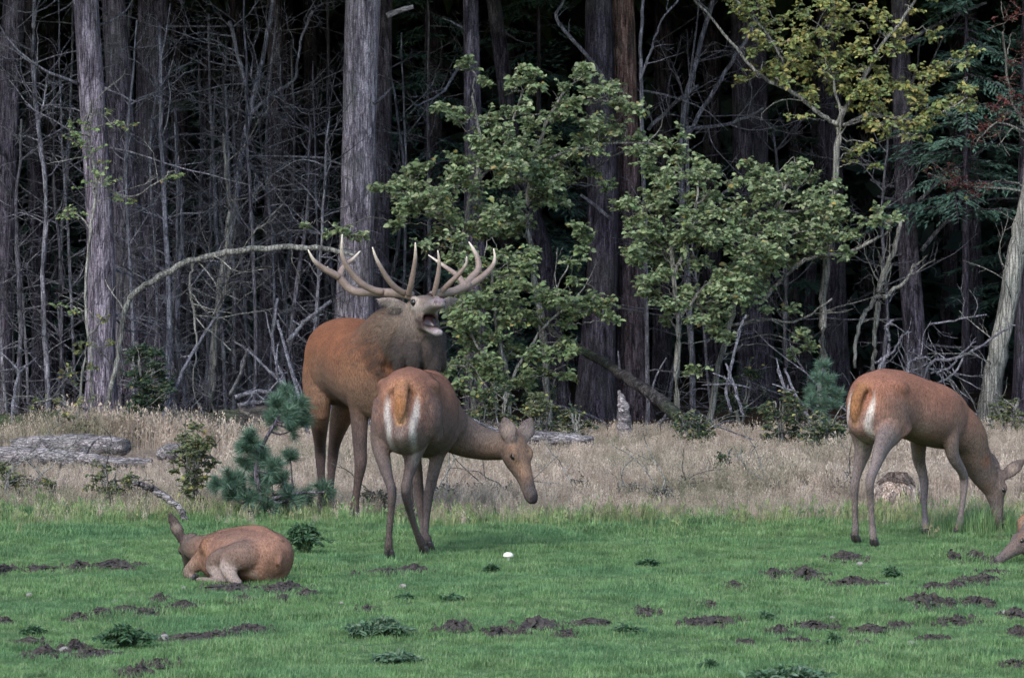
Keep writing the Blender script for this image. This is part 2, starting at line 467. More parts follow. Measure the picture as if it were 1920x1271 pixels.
def m_leaf(name, trans=.35, rough=.5, spec=.3):
    m, nt, b, o = new_mat(name)
    c = attr(nt)
    n = noise(nt, wpos(nt), 30, 3, .6)
    k = ramp(nt, n, [(.3, (.82, .82, .82)), (.7, (1.18, 1.18, 1.18))])
    c = mix(nt, 1.0, c, k, 'MULTIPLY')
    nt.links.new(c, b.inputs['Base Color']); b.inputs['Roughness'].default_value = rough; b.inputs['Specular IOR Level'].default_value = spec
    tr = nt.nodes.new('ShaderNodeBsdfTranslucent'); nt.links.new(c, tr.inputs[0])
    ms = nt.nodes.new('ShaderNodeMixShader'); ms.inputs[0].default_value = trans
    nt.links.new(b.outputs[0], ms.inputs[1]); nt.links.new(tr.outputs[0], ms.inputs[2]); nt.links.new(ms.outputs[0], o.inputs[0])
    return m
M_LEAF = m_leaf('beech_leaf')
M_NEEDLE = m_leaf('conifer_needle', .12, .55)

def leaves_mesh(name, P, D, N, L, Wd, C, mat, off=(0, 0, 0), fold=.25, simple=False):
    """oval leaves: base points P, direction D, normal N, length L, width Wd, colour C"""
    P, D, N = (np.asarray(a, float) for a in (P, D, N))
    n = len(P)
    D = D / np.maximum(1e-9, np.linalg.norm(D, axis=1))[:, None]
    S = np.cross(D, N); S /= np.maximum(1e-9, np.linalg.norm(S, axis=1))[:, None]
    U = np.cross(S, D)
    L = np.broadcast_to(L, n)[:, None]; Wd = np.broadcast_to(Wd, n)[:, None]
    if simple:               # narrow lozenge for needle sprays seen from afar
        q = P + D * L * .45
        V = np.stack([P, q + S * Wd * .5, P + D * L, q - S * Wd * .5], 1).reshape(-1, 3) - np.asarray(off)
        return mesh_np(name, V, np.arange(n * 4).reshape(-1, 4), mat, False, np.repeat(np.asarray(C), 4, 0))
    b = P; t = P + D * L - U * L * .12
    m1 = P + D * L * .3 ; m2 = P + D * L * .68
    l1 = m1 + S * Wd * .46 + U * Wd * fold; l2 = m2 + S * Wd * .42 + U * Wd * fold * .8
    r1 = m1 - S * Wd * .46 + U * Wd * fold; r2 = m2 - S * Wd * .42 + U * Wd * fold * .8
    V = np.stack([b, l1, l2, t, r2, r1, (m1 + m2) / 2], 1).reshape(-1, 3) - np.asarray(off)
    k = np.arange(n)[:, None] * 7
    F = np.concatenate([k + np.array([[0, 1, 2, 6]]), k + np.array([[6, 2, 3, 4]]), k + np.array([[0, 6, 4, 5]])])
    return mesh_np(name, V, F, mat, False, np.repeat(np.asarray(C), 7, 0))

def pick_cols(n, pal, var=.22):
    pal = np.array(pal); i = NR.integers(0, len(pal), n)
    return np.clip(pal[i] * NR.uniform(1 - var, 1 + var, (n, 1)) * NR.uniform(.93, 1.07, (n, 3)), 0, 1)

def wander(p, d, L, n=6, kink=.25, lift=0.0):
    """a crooked polyline from p along d"""
    p = np.array(p, float); d = norm(d); out = [p.copy()]
    for i in range(n):
        d = norm(d + NR.standard_normal(3) * kink + np.array([0, 0, lift / n]))
        p = p + d * L / n; out.append(p.copy())
    return np.array(out)

def twiggy(t, P, r0, gen, dens=1.0, ratio=.5, spread_a=.9, lift=.1, sides=4, rmin=.0022):
    """adds side twigs to the polyline P (radius r0 at its start) into Tubes t"""
    if gen <= 0: return
    seg = np.linalg.norm(np.diff(P, axis=0), axis=1); L = seg.sum()
    k = max(1, int(dens * (3 + L * 4.5)))
    for i in range(k):
        u = NR.uniform(.18, .98); j = min(len(P) - 2, int(u * (len(P) - 1)))
        q = P[j] + (P[j + 1] - P[j]) * (u * (len(P) - 1) - j)
        d0 = norm(P[j + 1] - P[j]); rv = NR.standard_normal(3); rv = norm(rv - d0 * (rv @ d0))
        d = norm(d0 * NR.uniform(.35, 1) + rv * spread_a)
        l = L * ratio * NR.uniform(.35, 1) * (1.1 - u * .6)
        if l < .06: continue
        r = max(rmin, r0 * (1 - u * .75) * .5)
        Q = wander(q, d, l, 5 if l > .3 else 4, .22, lift)
        t.add(Q, np.linspace(r, max(rmin * .6, r * .3), len(Q)), sides, cap=False)
        twiggy(t, Q, r, gen - 1, dens * .8, ratio, spread_a, lift, 3, rmin)

def trunk_mesh(name, path, mat, off, sides=20, flare=.5, step=.14, rough=.055, seed=0):
    """path rows: x, y, z, radius (base first); bark ridges and lumps as real relief"""
    path = np.asarray(path, float)
    seg = np.linalg.norm(np.diff(path[:, :3], axis=0), axis=1); s = np.concatenate([[0], np.cumsum(seg)])
    fine = catmull(path, 8) if len(path) > 2 else catmull(path, 8)
    fs = np.concatenate([[0], np.cumsum(np.linalg.norm(np.diff(fine[:, :3], axis=0), axis=1))])
    u = np.unique(np.concatenate([np.arange(0, min(5.6, fs[-1]), step), np.linspace(min(5.6, fs[-1]), fs[-1], 12)]))
    Q = np.column_stack([np.interp(u, fs, fine[:, k]) for k in range(4)])
    n = len(Q); a = np.linspace(0, 2 * np.pi, sides, endpoint=False)
    r = Q[:, 3][:, None] * np.ones((1, sides))
    A, Z = np.meshgrid(a, u)
    ridge = vnoise(A * 5.0 / np.pi * 2 + 8, Z * 1.3 + seed * 3.1, 1.0, seed + 50) - .5
    lump = vnoise(np.cos(A) * 1.5 + 5 + seed, np.sin(A) * 1.5 + Z * 1.1 + 5, 1.0, seed + 51) - .5
    r = r * (1 + 2.2 * rough * ridge + 2.5 * rough * lump)
    fl = flare * np.exp(-u / .22)[:, None] * (1 + .55 * np.sin(A * 4 + seed * 1.7) + .3 * np.sin(A * 7 + seed))
    r = r * (1 + fl)
    V = np.stack([Q[:, 0][:, None] + r * np.cos(A), Q[:, 1][:, None] + r * np.sin(A), np.repeat(Q[:, 2][:, None], sides, 1)], -1).reshape(-1, 3)
    i = np.arange(n - 1)[:, None] * sides; k = np.arange(sides)[None]; k2 = (k + 1) % sides
    F = np.stack([i + k, i + k2, i + sides + k2, i + sides + k], -1).reshape(-1, 4)
    return mesh_np(name, V - np.asarray(off), F, mat, True), Q

def crown_mesh(seed, n=2600):
    """dense conifer crown, shared between trees: drooping sprays on whorled boughs, from 0 to 8.5 m above its base"""
    r = np.random.default_rng(seed)
    z = r.uniform(0, 1, n) ** 1.2 * 8.5
    R_ = (2.9 - z * .3) * np.sqrt(r.uniform(.02, 1, n)); a = r.uniform(0, 2 * np.pi, n)
    P = np.column_stack([R_ * np.cos(a), R_ * np.sin(a), z - .12 * R_ ** 2])
    D = np.column_stack([np.cos(a), np.sin(a), np.full(n, -.45)]) + r.standard_normal((n, 3)) * .35
    N = np.column_stack([np.zeros(n), np.zeros(n), np.ones(n)]) + r.standard_normal((n, 3)) * .4
    return leaves_mesh('crown', P, D, N, r.uniform(.45, .8, n), r.uniform(.22, .38, n), pick_cols(n, [(.03, .05, .026), (.038, .06, .03), (.026, .044, .028)]), M_NEEDLE)
CROWNS = [crown_mesh(s) for s in (1, 2, 3)]

# named trees: label, bark, depth, [(px, width px at that height) for photograph rows], dead branches, crown base height
TREES = [
 ('pine_tree', 'rough spruce trunk with loose dead twigs beyond the whip-thin sapling', M_BARK, 44, [(-4, 52, 740), (4, 43, 430), (27, 40, 0)], 9),
 ('spruce_tree', 'tall spruce trunk with pale flaking bark above the weathered logs', M_BARKG, 40.5, [(190, 66, 790), (190, 52, 640), (187, 50, 430), (162, 46, 0)], 9),
 ('spruce_tree', 'brown spruce trunk close behind the flaky barked spruce', M_BARK, 44, [(246, 64, 740), (240, 56, 430), (213, 45, 0)], 7),
 ('spruce_tree', 'broad straight spruce trunk behind the dark evergreen bush', M_BARK, 45.5, [(297, 64, 740), (284, 60, 430), (286, 57, 0)], 9),
 ('spruce_tree', 'slim spruce trunk rising behind the mossy log', M_BARK, 50, [(499, 46, 720), (514, 40, 430), (517, 25, 0)], 14),
 ('spruce_tree', 'thin leaning spruce trunk crossed by bare twigs behind the arched sapling', M_BARKD, 52, [(446, 34, 700), (456, 28, 430), (440, 22, 0)], 12),
 ('spruce_tree', 'stout pale grey spruce trunk directly behind the antlers of the stag', M_BARKP, 42.5, [(656, 84, 760), (668, 64, 430), (680, 64, 0)], 5),
 ('spruce_tree', 'narrow brown trunk tucked against the stout grey spruce', M_BARK, 47, [(706, 46, 740), (712, 38, 430), (722, 27, 0)], 4),
 ('spruce_tree', 'slender dark spruce trunk behind the leafy beech sapling', M_BARK, 44, [(893, 46, 760), (889, 36, 430), (882, 28, 0)], 6),
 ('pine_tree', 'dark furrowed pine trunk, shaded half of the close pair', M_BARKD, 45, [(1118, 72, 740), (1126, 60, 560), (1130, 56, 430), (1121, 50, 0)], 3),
 ('pine_tree', 'reddish barked pine trunk, warm half of the close pair', M_BARKR, 45.3, [(1186, 68, 740), (1182, 56, 560), (1178, 52, 430), (1166, 46, 0)], 3),
 ('spruce_tree', 'thick shadowy spruce trunk between the beech thicket and the forked beech', M_BARKD, 49, [(1418, 70, 720), (1409, 66, 430), (1402, 62, 0)], 5),
 ('spruce_tree', 'dark spruce trunk right behind the forked beech stem', M_BARKD, 50, [(1567, 54, 700), (1560, 46, 430), (1553, 44, 0)], 4),
 ('spruce_tree', 'grey trunk with stubby dead limbs behind the back of the young hind', M_BARK, 47, [(1722, 44, 720), (1700, 40, 430), (1687, 33, 0)], 7),
 ('spruce_tree', 'deep shaded trunk standing beyond the leaning grey tree', M_BARKD, 46, [(1925, 52, 740), (1930, 44, 430), (1938, 40, 0)], 3),
 ('spruce_tree', 'dim trunk among dead twigs beyond the fallen round log', M_BARKD, 50, [(86, 48, 720), (70, 32, 430), (58, 24, 0)], 10),
 ('spruce_tree', 'thin dim trunk deep in the wood behind the rump of the stag', M_BARKD, 56, [(566, 30, 690), (552, 28, 430), (536, 24, 0)], 8),
 ('spruce_tree', 'crooked dark trunk leaning through the heart of the beech thicket', M_BARKD, 46.5, [(1046, 40, 740), (1016, 42, 480), (968, 32, 300), (925, 28, 0)], 4),
]
def ground_py(Y): return 463 + CAMH * FPX / Y
def build_tree(i, spec):
    nm, label, bark, Y, rows, nb = spec
    base = W(rows[0][0], ground_py(Y), Y); base[2] = 0
    path = [np.array([base[0], Y, -.1, rows[0][1] * Y / FPX / 2 * 1.05])]
    for px, w, py in rows:
        p = W(px, py, Y); path.append(np.array([p[0], Y, p[2], w * Y / FPX / 2]))
    d = (path[-1] - path[-2])[:3]; d = d / d[2]
    top = 13.5 + (i * 37 % 10) * .3
    e = path[-1].copy()
    q = e.copy(); q[:3] = e[:3] + d * .6 * (8 - e[2]); q[3] = e[3] * .75; path.append(q)
    q2 = q.copy(); q2[0] += d[0] * .3 * (top - 8); q2[2] = top; q2[3] = .03; path.append(q2)
    ob = empty(nm, (base[0], Y, 0), label, 'tree')
    me, Q = trunk_mesh('trunk', path, bark, (base[0], Y, 0), seed=i)
    link('trunk', me, None, ob)
    c = bpy.data.objects.new('crown', CROWNS[i % 3]); COL.objects.link(c); c.parent = ob
    k = int(np.argmin(abs(Q[:, 2] - 6.0)))
    c.location = (Q[k, 0] - base[0], 0, 6.2 + (i % 4) * .3); c.rotation_euler = (0, 0, i * 1.3)
    tag(c, kind='stuff')
    # dead lower branches and stubs
    for j in range(nb):
        z = NR.uniform(.6, 5.0); kk = int(np.argmin(abs(Q[:, 2] - z)))
        a = NR.uniform(0, 2 * np.pi)
        if NR.random() < .55: a = NR.choice([0.0, np.pi]) + NR.normal(0, .6)
        dr = np.array([math.cos(a), math.sin(a) * .8, NR.normal(.05, .28)])
        L = NR.choice([NR.uniform(.15, .4), NR.uniform(.6, 1.9)], p=[.35, .65])
        st = Q[kk, :3] + norm(dr * np.array([1, 1, 0])) * Q[kk, 3] * .7
        P = wander(st, dr, L, 7, .16, NR.normal(0, .25))
        t = Tubes(); r0 = NR.uniform(.009, .02)
        t.add(P, np.linspace(r0, r0 * .25, len(P)), 5)
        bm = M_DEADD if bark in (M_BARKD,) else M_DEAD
        br = link('branch', t.mesh('branch', bm, off=(base[0], Y, 0)), None, ob)
        if L > .5:
            t = Tubes(); twiggy(t, P, r0, 2, .8, .42, .9, -.05)
            if t.n: tag(link('twigs', t.mesh('twigs', bm, off=(base[0], Y, 0)), None, br), kind='stuff')
    return ob
TOBJ = [build_tree(i, s) for i, s in enumerate(TREES)]
def limb(ob, Y, pts, mat, gen=1, dens=.7, name='branch'):
    rows = [(*W(px, py, Y + (q[0] if q else 0)), w * Y / FPX / 2) for px, py, w, *q in pts]
    Q = catmull(rows, 5); t = Tubes(); t.add(Q[:, :3], Q[:, 3], 6, wob=.05); twiggy(t, Q[:, :3], Q[0, 3] * .8, gen, dens, .35)
    link(name, t.mesh(name, mat, off=np.array(ob.location)), None, ob)
    return Q
limb(TOBJ[0], 43.9, [(0, 62, 6), (30, 80, 6), (62, 96, 5)], M_DEAD)
limb(TOBJ[3], 45.2, [(310, 50, 5), (360, 50, 4), (425, 50, 4)], M_DEAD)
limb(TOBJ[4], 49.7, [(462, 172, 10), (452, 130, 9), (438, 70, 8), (430, 40, 7)], M_PALEW, 0)
limb(TOBJ[6], 42.2, [(725, 30, 12), (750, 20, 11), (775, 13, 9)], M_PALEW, 0)
limb(TOBJ[6], 42.1, [(700, 196, 7), (718, 182, 6), (735, 164, 5)], M_DEADD, 0)
limb(TOBJ[9], 44.6, [(1150, 172, 9), (1105, 110, 8), (1060, 60, 8), (1042, 30, 7), (1054, 8, 5), (1062, -20, 4)], M_DEAD, 1, .5)
limb(TOBJ[9], 44.6, [(1145, 410, 7), (1115, 385, 7), (1088, 365, 6)], M_DEAD, 0)
for q in ([(1716, 385, 9), (1760, 340, 8), (1800, 310, 7), (1850, 275, 6), (1900, 225, 5)], [(1716, 395, 7), (1760, 388, 6), (1820, 372, 6), (1880, 350, 5), (1925, 345, 4)], [(1728, 470, 9), (1765, 425, 8), (1800, 400, 7), (1850, 375, 5), (1925, 372, 4)], [(1676, 350, 7), (1650, 345, 6), (1632, 337, 5)], [(1678, 375, 7), (1660, 372, 6), (1645, 368, 5)], [(1700, 80, 9), (1740, 55, 8), (1790, 30, 7), (1850, 5, 6)]):
    limb(TOBJ[13], 46.6, q, M_DEAD, 1, .6)

REF = ['the rough spruce by the whip-thin sapling', 'the flaky barked spruce', 'the brown spruce', 'the broad straight spruce', 'the slim spruce', 'the thin leaning spruce', 'the stout grey spruce', 'the narrow brown trunk', 'the slender dark spruce', 'the dark furrowed pine', 'the reddish pine', 'the thick shadowy spruce', 'the spruce behind the forked beech', 'the stubby-limbed grey trunk', 'the shaded trunk past the leaning tree', 'the dim trunk past the round log', 'the dim trunk behind the stag', 'the crooked dark trunk']
USED = {}
def beside(px, first, per):
    """a label naming the nearest big trunk; things that share it are told apart by their place only"""
    j = int(np.argmin([abs(px - np.mean([r[0] for r in t[4]])) for t in TREES]))
    lab = first + ' ' + REF[j]
    USED[lab] = USED.get(lab, 0) + 1
    return lab, per + ' ' + REF[j]
# thin trunks far back, told apart only by where they stand
FAR = [(120, 57, 20), (345, 55, 34), (392, 58, 30), (420, 62, 24), (600, 55, 26), (630, 60, 20), (760, 60, 26), (805, 55, 30), (845, 62, 22), (950, 58, 28), (1075, 58, 26), (1240, 55, 34), (1290, 60, 26), (1335, 57, 34), (1480, 59, 30), (1510, 56, 20), (1625, 60, 30), (1655, 57, 20), (1770, 58, 28), (1830, 55, 34), (1885, 60, 28)]
for i, (px, Y, w) in enumerate(FAR):
    base = W(px, ground_py(Y), Y); base[2] = 0; r = w * Y / FPX / 2
    dx = NR.normal(0, .12)
    ob = empty('spruce_tree', base, *[(a, 'tree', g) for a, g in [beside(px, 'thin shadowed trunk far behind', 'thin trunks far behind')]][0])
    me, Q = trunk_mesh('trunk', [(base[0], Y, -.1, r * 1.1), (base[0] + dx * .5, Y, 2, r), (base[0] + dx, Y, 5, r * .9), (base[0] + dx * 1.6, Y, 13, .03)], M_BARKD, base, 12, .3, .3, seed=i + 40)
    link('trunk', me, None, ob)
    c = bpy.data.objects.new('crown', CROWNS[i % 3]); COL.objects.link(c); c.parent = ob
    c.location = (dx, 0, 5.8); c.rotation_euler = (0, 0, i * .9); tag(c, kind='stuff')
    for j in range(6):
        z = NR.uniform(.6, 5); a = NR.uniform(0, 6.28)
        P = wander(base + np.array([dx * z / 5, 0, z]), (math.cos(a), math.sin(a), NR.normal(0, .2)), NR.uniform(.4, 1.3), 6, .18)
        t = Tubes(); t.add(P, np.linspace(.012, .003, len(P)), 4); twiggy(t, P, .012, 1, .9, .4)
        link('branch', t.mesh('branch', M_DEADD, off=base), None, ob)

# the mass of the wood behind and beside: trunks, crowns and low boughs nobody could count
def build_mass():
    t = Tubes(); P = []; D = []; N = []; Ls = []
    r = np.random.default_rng(77)
    spots = []
    for k in range(260):
        Y = r.uniform(42, 82); x = r.uniform(-24, 24)
        half = .1164 * Y
        if abs(x) < half + .6 and Y < 62: continue
        spots.append((x, Y))
    for x, Y in spots:
        t.add([(x, Y, -.1), (x + r.normal(0, .1), Y, 5), (x + r.normal(0, .2), Y, 13)], [.17, .14, .03], 7, cap=False)
        n = 420
        z0 = 6.2; z = r.uniform(0, 1, n) * 8 + z0; R_ = (2.8 - (z - z0) * .26) * np.sqrt(r.random(n)); a = r.uniform(0, 6.28, n)
        P.append(np.column_stack([x + R_ * np.cos(a), Y + R_ * np.sin(a), z - .1 * R_ ** 2])); D.append(np.column_stack([np.cos(a), np.sin(a), np.full(n, -.4)]) + r.standard_normal((n, 3)) * .3); N.append(np.array([[0, 0, 1.]]) + r.standard_normal((n, 3)) * .4); Ls.append(r.uniform(.7, 1.2, n))
    # low live boughs closing the view between the far trunks
    n = 90000
    Y = r.uniform(57, 80, n); x = r.uniform(-15, 15, n); z = r.uniform(-.1, 8.5, n)
    P.append(np.column_stack([x, Y, z])); a = r.uniform(0, 6.28, n)
    D.append(np.column_stack([np.cos(a), np.sin(a) * .6 - .4, np.full(n, -.35)]) + r.standard_normal((n, 3)) * .3); N.append(np.array([[0, -.5, 1.]]) + r.standard_normal((n, 3)) * .4); Ls.append(r.uniform(.2, .5, n))
    n = 26000
    Y = r.uniform(82, 96, n); x = r.uniform(-22, 22, n); z = r.uniform(-.1, 15, n); a = r.uniform(0, 6.28, n)
    P.append(np.column_stack([x, Y, z])); D.append(np.column_stack([np.cos(a), np.sin(a) * .3, np.full(n, -.3)]) + r.standard_normal((n, 3)) * .3); N.append(np.array([[0, -1., .6]]) + r.standard_normal((n, 3)) * .3); Ls.append(r.uniform(.7, 1.3, n))
    P, D, N, Ls = np.vstack(P), np.vstack(D), np.vstack(N), np.concatenate(Ls)
    tag(link('deep_wood', leaves_mesh('deep_wood', P, D, N, Ls, Ls * .5, pick_cols(len(P), [(.032, .055, .05), (.042, .068, .058), (.028, .048, .046)]), M_NEEDLE, simple=True)), 'dark mass of conifer boughs closing the wood behind', 'wood', kind='stuff')
    tag(link('deep_trunks', t.mesh('deep_trunks', M_BARKD)), 'shadowed trunks of the deep wood behind and beside', 'wood', kind='stuff')
build_mass()

# young spruces with live boughs inside the wood
def live_spruce(px, Y, h, R0, label, n_b=46, pal=((.075, .14, .11), (.095, .165, .125), (.06, .115, .095)), z0=.3):
    base = W(px, ground_py(Y), Y); base[2] = 0
    ob = empty('young_spruce', base, label, 'tree')
    t = Tubes(); t.add([(0, 0, -.05), (0, 0, h * .5), (0, 0, h)], [.05, .03, .006], 7)
    link('trunk', t.mesh('trunk', M_BARKD), None, ob)
    P = []; D = []; bt = Tubes()
    for j in range(n_b):
        z = z0 + (h - z0) * (j + NR.random()) / n_b; L = R0 * (1 - .75 * (z - z0) / (h - z0)) * NR.uniform(.7, 1.15); a = NR.uniform(0, 6.28)
        B = wander((0, 0, z), (math.cos(a), math.sin(a), NR.uniform(-.15, .25)), L, 7, .1, -.35)
        bt.add(B, np.linspace(.012, .003, len(B)), 4, cap=False)
        for u in np.arange(.12, 1.0, .05):
            q = np.array([np.interp(u * 7, np.arange(8), B[:, k]) for k in range(3)])
            dd = norm(B[-1] - B[0]); sd = np.array([-dd[1], dd[0], 0])
            for sg in (-1, 1):
                l = L * .34 * (1.1 - u) + .05
                e = norm(dd * .7 + sd * sg + np.array([0, 0, -.25]) + NR.standard_normal(3) * .15)
                m = max(2, int(l / .035))
                for w in range(m):
                    P.append(q + e * l * w / m); D.append(e + NR.standard_normal(3) * .25)
    n = len(P)
    tag(link('boughs', bt.mesh('boughs', M_BARKD), None, ob), kind='stuff')
    Nn = np.array([[0, -.3, 1.]]) + NR.standard_normal((n, 3)) * .35
    tag(link('crown', leaves_mesh('crown', P, D, Nn, NR.uniform(.045, .09, n), NR.uniform(.014, .027, n), pick_cols(n, pal), M_NEEDLE, simple=True), None, ob), kind='stuff')
live_spruce(800, 48, 5.6, 1.5, 'young spruce with drooping blue-green boughs behind the beech sapling')
live_spruce(1010, 49, 6.2, 1.6, 'young spruce of dense dull boughs between slender trunk and dark pine', 56)
live_spruce(385, 53, 5.2, 1.3, 'thin young spruce half lost among bare twigs left of the slim spruce', 30)
live_spruce(1810, 46, 5.2, 1.3, 'young spruce with blue-green fans behind the red-leaved branch', 62, ((.08, .15, .115), (.1, .175, .13), (.065, .125, .1)), 2.1)
live_spruce(1915, 50, 5.0, 1.2, 'young spruce darkening the gap beside the leaning grey tree', 36)
live_spruce(1490, 54, 5.2, 1.3, 'young spruce between the thick shadowy trunk and forked beech', 34)
live_spruce(90, 55, 5.0, 1.2, 'young spruce in deep shade beyond the fallen round log', 30)

# ---------------------------------------------------------------- bare saplings and dead trees
def stem_tree(name, label, cat, Y, stems, mat, n_br=16, blen=(.3, 1.1), gen=2, dens=1.0, lift=.1, group=None, r_br=.008, branch_parts=True):
    """stems: list of polylines in photograph pixels with width px; the first one is rooted"""
    p0 = stems[0][0]
    base = W(p0[0], p0[1], Y); base[2] = max(0, base[2])
    if len(stems[0]) and abs(p0[1] - ground_py(Y)) > 2: base[2] = 0
    ob = empty(name, base, label, cat, group)
    lines = []
    for k, st in enumerate(stems):
        rows = []
        for q in st:
            px, py, w = q[:3]; dy = q[3] if len(q) > 3 else 0.0
            p = W(px, py, Y + dy); rows.append((*p, w * Y / FPX / 2))
        if k == 0: rows = [(rows[0][0], rows[0][1], -.06, rows[0][3] * 1.25)] + rows
        Q = catmull(rows, 5); lines.append(Q)
        Q2 = Q.copy(); m = len(Q); Q2[1:-1, :3] += NR.standard_normal((m - 2, 3)) * .006
        t = Tubes(); t.add(Q2[:, :3], Q2[:, 3], 8 if k == 0 else 6, wob=.05)
        link('trunk' if k == 0 else 'limb', t.mesh('trunk' if k == 0 else 'limb', mat, off=base), None, ob)
    for j in range(n_br):
        Q = lines[NR.integers(0, len(lines))]; i = NR.integers(int(len(Q) * .15), len(Q) - 1)
        d0 = norm(Q[i + 1, :3] - Q[i, :3]); rv = NR.standard_normal(3); rv[1] *= .6; rv = norm(rv - d0 * (rv @ d0))
        L = NR.uniform(*blen); r = min(r_br, Q[i, 3] * .7)
        P = wander(Q[i, :3], d0 * .55 + rv, L, 7, .2, lift)
        t = Tubes(); t.add(P, np.linspace(r, .0025, len(P)), 5, cap=False)
        br = link('branch', t.mesh('branch', mat, off=base), None, ob)
        t = Tubes(); twiggy(t, P, r, gen, dens, .5, .85, lift)
        if t.n: tag(link('twigs', t.mesh('twigs', mat, off=base), None, br), kind='stuff')
    return ob, lines
gp = ground_py
stem_tree('arched_sapling', 'bare sapling arching over in a long bow towards the antlers', 'tree', 40.2,
    [[(188, gp(40.2), 10), (205, 740, 9), (217, 690, 9), (226, 640, 9), (234, 585, 10), (250, 553, 11), (292, 524, 12), (345, 494, 12), (400, 479, 12), (470, 468, 12), (545, 463, 11), (600, 466, 10), (640, 472, 8), (668, 480, 5)], [(362, 492, 5), (356, 530, 5), (362, 580, 5), (370, 640, 4), (364, 690, 3)]], M_SMOOTH, 12, (.25, .8), 2, .8, -.15)
stem_tree('bare_sapling', 'whip-thin bare sapling with level side twigs at the wood edge', 'tree', 41.5,
    [[(92, gp(41.5), 12), (88, 700, 11), (80, 520, 10), (86, 360, 9), (72, 240, 9), (62, 120, 9), (66, 0, 8), (70, -120, 6)], [(70, 240, 5), (82, 190, 4), (87, 145, 3)]], M_DEAD, 34, (.3, 1.0), 2, 1.0, .05)
stem_tree('bare_sapling', 'bare tree with spreading grey limbs at the foot of the slim spruce', 'tree', 43,
    [[(395, gp(43), 16), (402, 640, 15), (418, 520, 14), (440, 400, 13), (455, 280, 13), (470, 210, 11), (490, 120, 9), (510, 20, 8), (520, -60, 6)], [(470, 215, 9), (510, 178, 8), (553, 148, 6), (560, 90, 5), (585, 20, 4)], [(462, 170, 7), (448, 110, 7), (430, 40, 8)], [(455, 280, 7), (480, 330, 6), (500, 360, 5)]], M_DEAD, 46, (.35, 1.2), 2, 1.15, .1)
stem_tree('bare_sapling', 'greenish twin-stemmed bare sapling behind the mossy log', 'tree', 42.3,
    [[(398, gp(42.3), 15), (400, 700, 14), (404, 620, 12), (412, 540, 12), (425, 460, 10), (428, 380, 8), (420, 250, 6)], [(404, 620, 8), (418, 560, 8), (430, 500, 6)]], M_SMOOTH, 18, (.3, .9), 2, .9, .05)
BR = NR
TW = [(30, 41.8), (140, 43), (120, 46), (232, 42), (265, 47), (330, 43.5), (352, 47), (425, 45), (470, 47), (540, 42), (560, 46.5), (588, 43.5), (606, 48), (20, 47), (312, 41.5), (375, 49), (500, 44), (745, 45), (770, 43.5), (805, 47), (55, 44), (105, 42), (210, 45), (285, 43), (355, 42), (385, 46), (440, 43), (478, 42), (525, 47), (575, 41.6), (615, 45), (15, 43), (250, 41.5), (410, 48), (1250, 46), (1335, 44.5), (1470, 46), (1640, 46)]
for i, (px, Y) in enumerate(TW):
    g = ground_py(Y); w = NR.uniform(5, 12); lean = NR.normal(0, 30); top = NR.uniform(-60, 260)
    st = [(px, g, w), (px + lean * .3 + NR.normal(0, 8), g - (g - top) * .33, w * .9), (px + lean * .7 + NR.normal(0, 10), g - (g - top) * .66, w * .7), (px + lean, top, w * .4)]
    lab, grp = beside(px, 'thin dead sapling of tangled grey twigs by', 'dead saplings by')
    stem_tree('dead_sapling', lab, 'tree', Y, [st], M_DEAD if i % 3 else M_DEADD, 26, (.3, 1.15), 2, 1.05, NR.normal(0, .2), grp)
stem_tree('bare_sapling', 'straight pale bare pole beside the reddish pine', 'tree', 43.6, [[(1215, gp(43.6), 9), (1210, 500, 8), (1206, 300, 8), (1202, 120, 7), (1206, 0, 6)], [(1204, 140, 6), (1222, 90, 5), (1240, 40, 4), (1272, 0, 4)]], M_DEAD, 9, (.3, .8), 1, .6)
stem_tree('dead_sapling', 'dead branching tree with crossing limbs right of the reddish pine', 'tree', 45.5, [[(1300, gp(45.5), 12), (1292, 560, 12), (1276, 300, 11), (1290, 170, 10), (1330, 20, 8), (1345, -60, 6)], [(1276, 290, 9), (1320, 200, 9), (1370, 120, 8), (1412, 50, 7)], [(1283, 240, 8), (1340, 238, 7), (1400, 220, 6), (1432, 203, 4)], [(1215, 245, 8), (1262, 195, 7), (1310, 160, 6)], [(1300, 420, 7), (1350, 370, 6), (1400, 330, 5)]], M_DEAD, 30, (.3, 1.0), 2, .9)
stem_tree('dead_sapling', 'lichen-grey forked dead tree before the stubby-limbed trunk', 'tree', 43.5, [[(1636, gp(43.5), 9), (1637, 690, 9), (1641, 620, 10), (1646, 572, 12), (1650, 540, 12), (1662, 500, 11), (1680, 460, 10), (1690, 410, 8)], [(1603, 690, 7), (1606, 630, 8), (1620, 590, 9), (1645, 555, 10)], [(1655, 560, 9), (1680, 540, 8), (1700, 525, 7), (1714, 495, 5)], [(1648, 540, 7), (1665, 510, 6), (1672, 495, 4)]], M_SMOOTH, 10, (.2, .6), 1, .6)
stem_tree('dead_sapling', 'pale crooked dead twig tree standing behind the young hind', 'tree', 42, [[(1640, gp(42), 7), (1648, 700, 7), (1668, 655, 7), (1664, 620, 6), (1660, 612, 6), (1676, 600, 4)], [(1640, 680, 5), (1670, 665, 5), (1692, 630, 4), (1710, 622, 3)], [(1706, 740, 7), (1702, 690, 7), (1715, 655, 5)], [(1700, 680, 5), (1720, 672, 5), (1742, 670, 3)]], M_DEAD, 10, (.2, .5), 1, .7)
stem_tree('leaning_tree', 'smooth grey tree leaning outwards, its foot in the dry grass', 'tree', 42.5, [[(1850, gp(42.5), 44), (1858, 730, 40), (1880, 620, 37), (1904, 490, 36), (1925, 380, 34), (1960, 200, 30), (2000, 0, 28), (2060, -300, 24)]], M_SMOOTH, 10, (.3, 1.0), 2, .8)
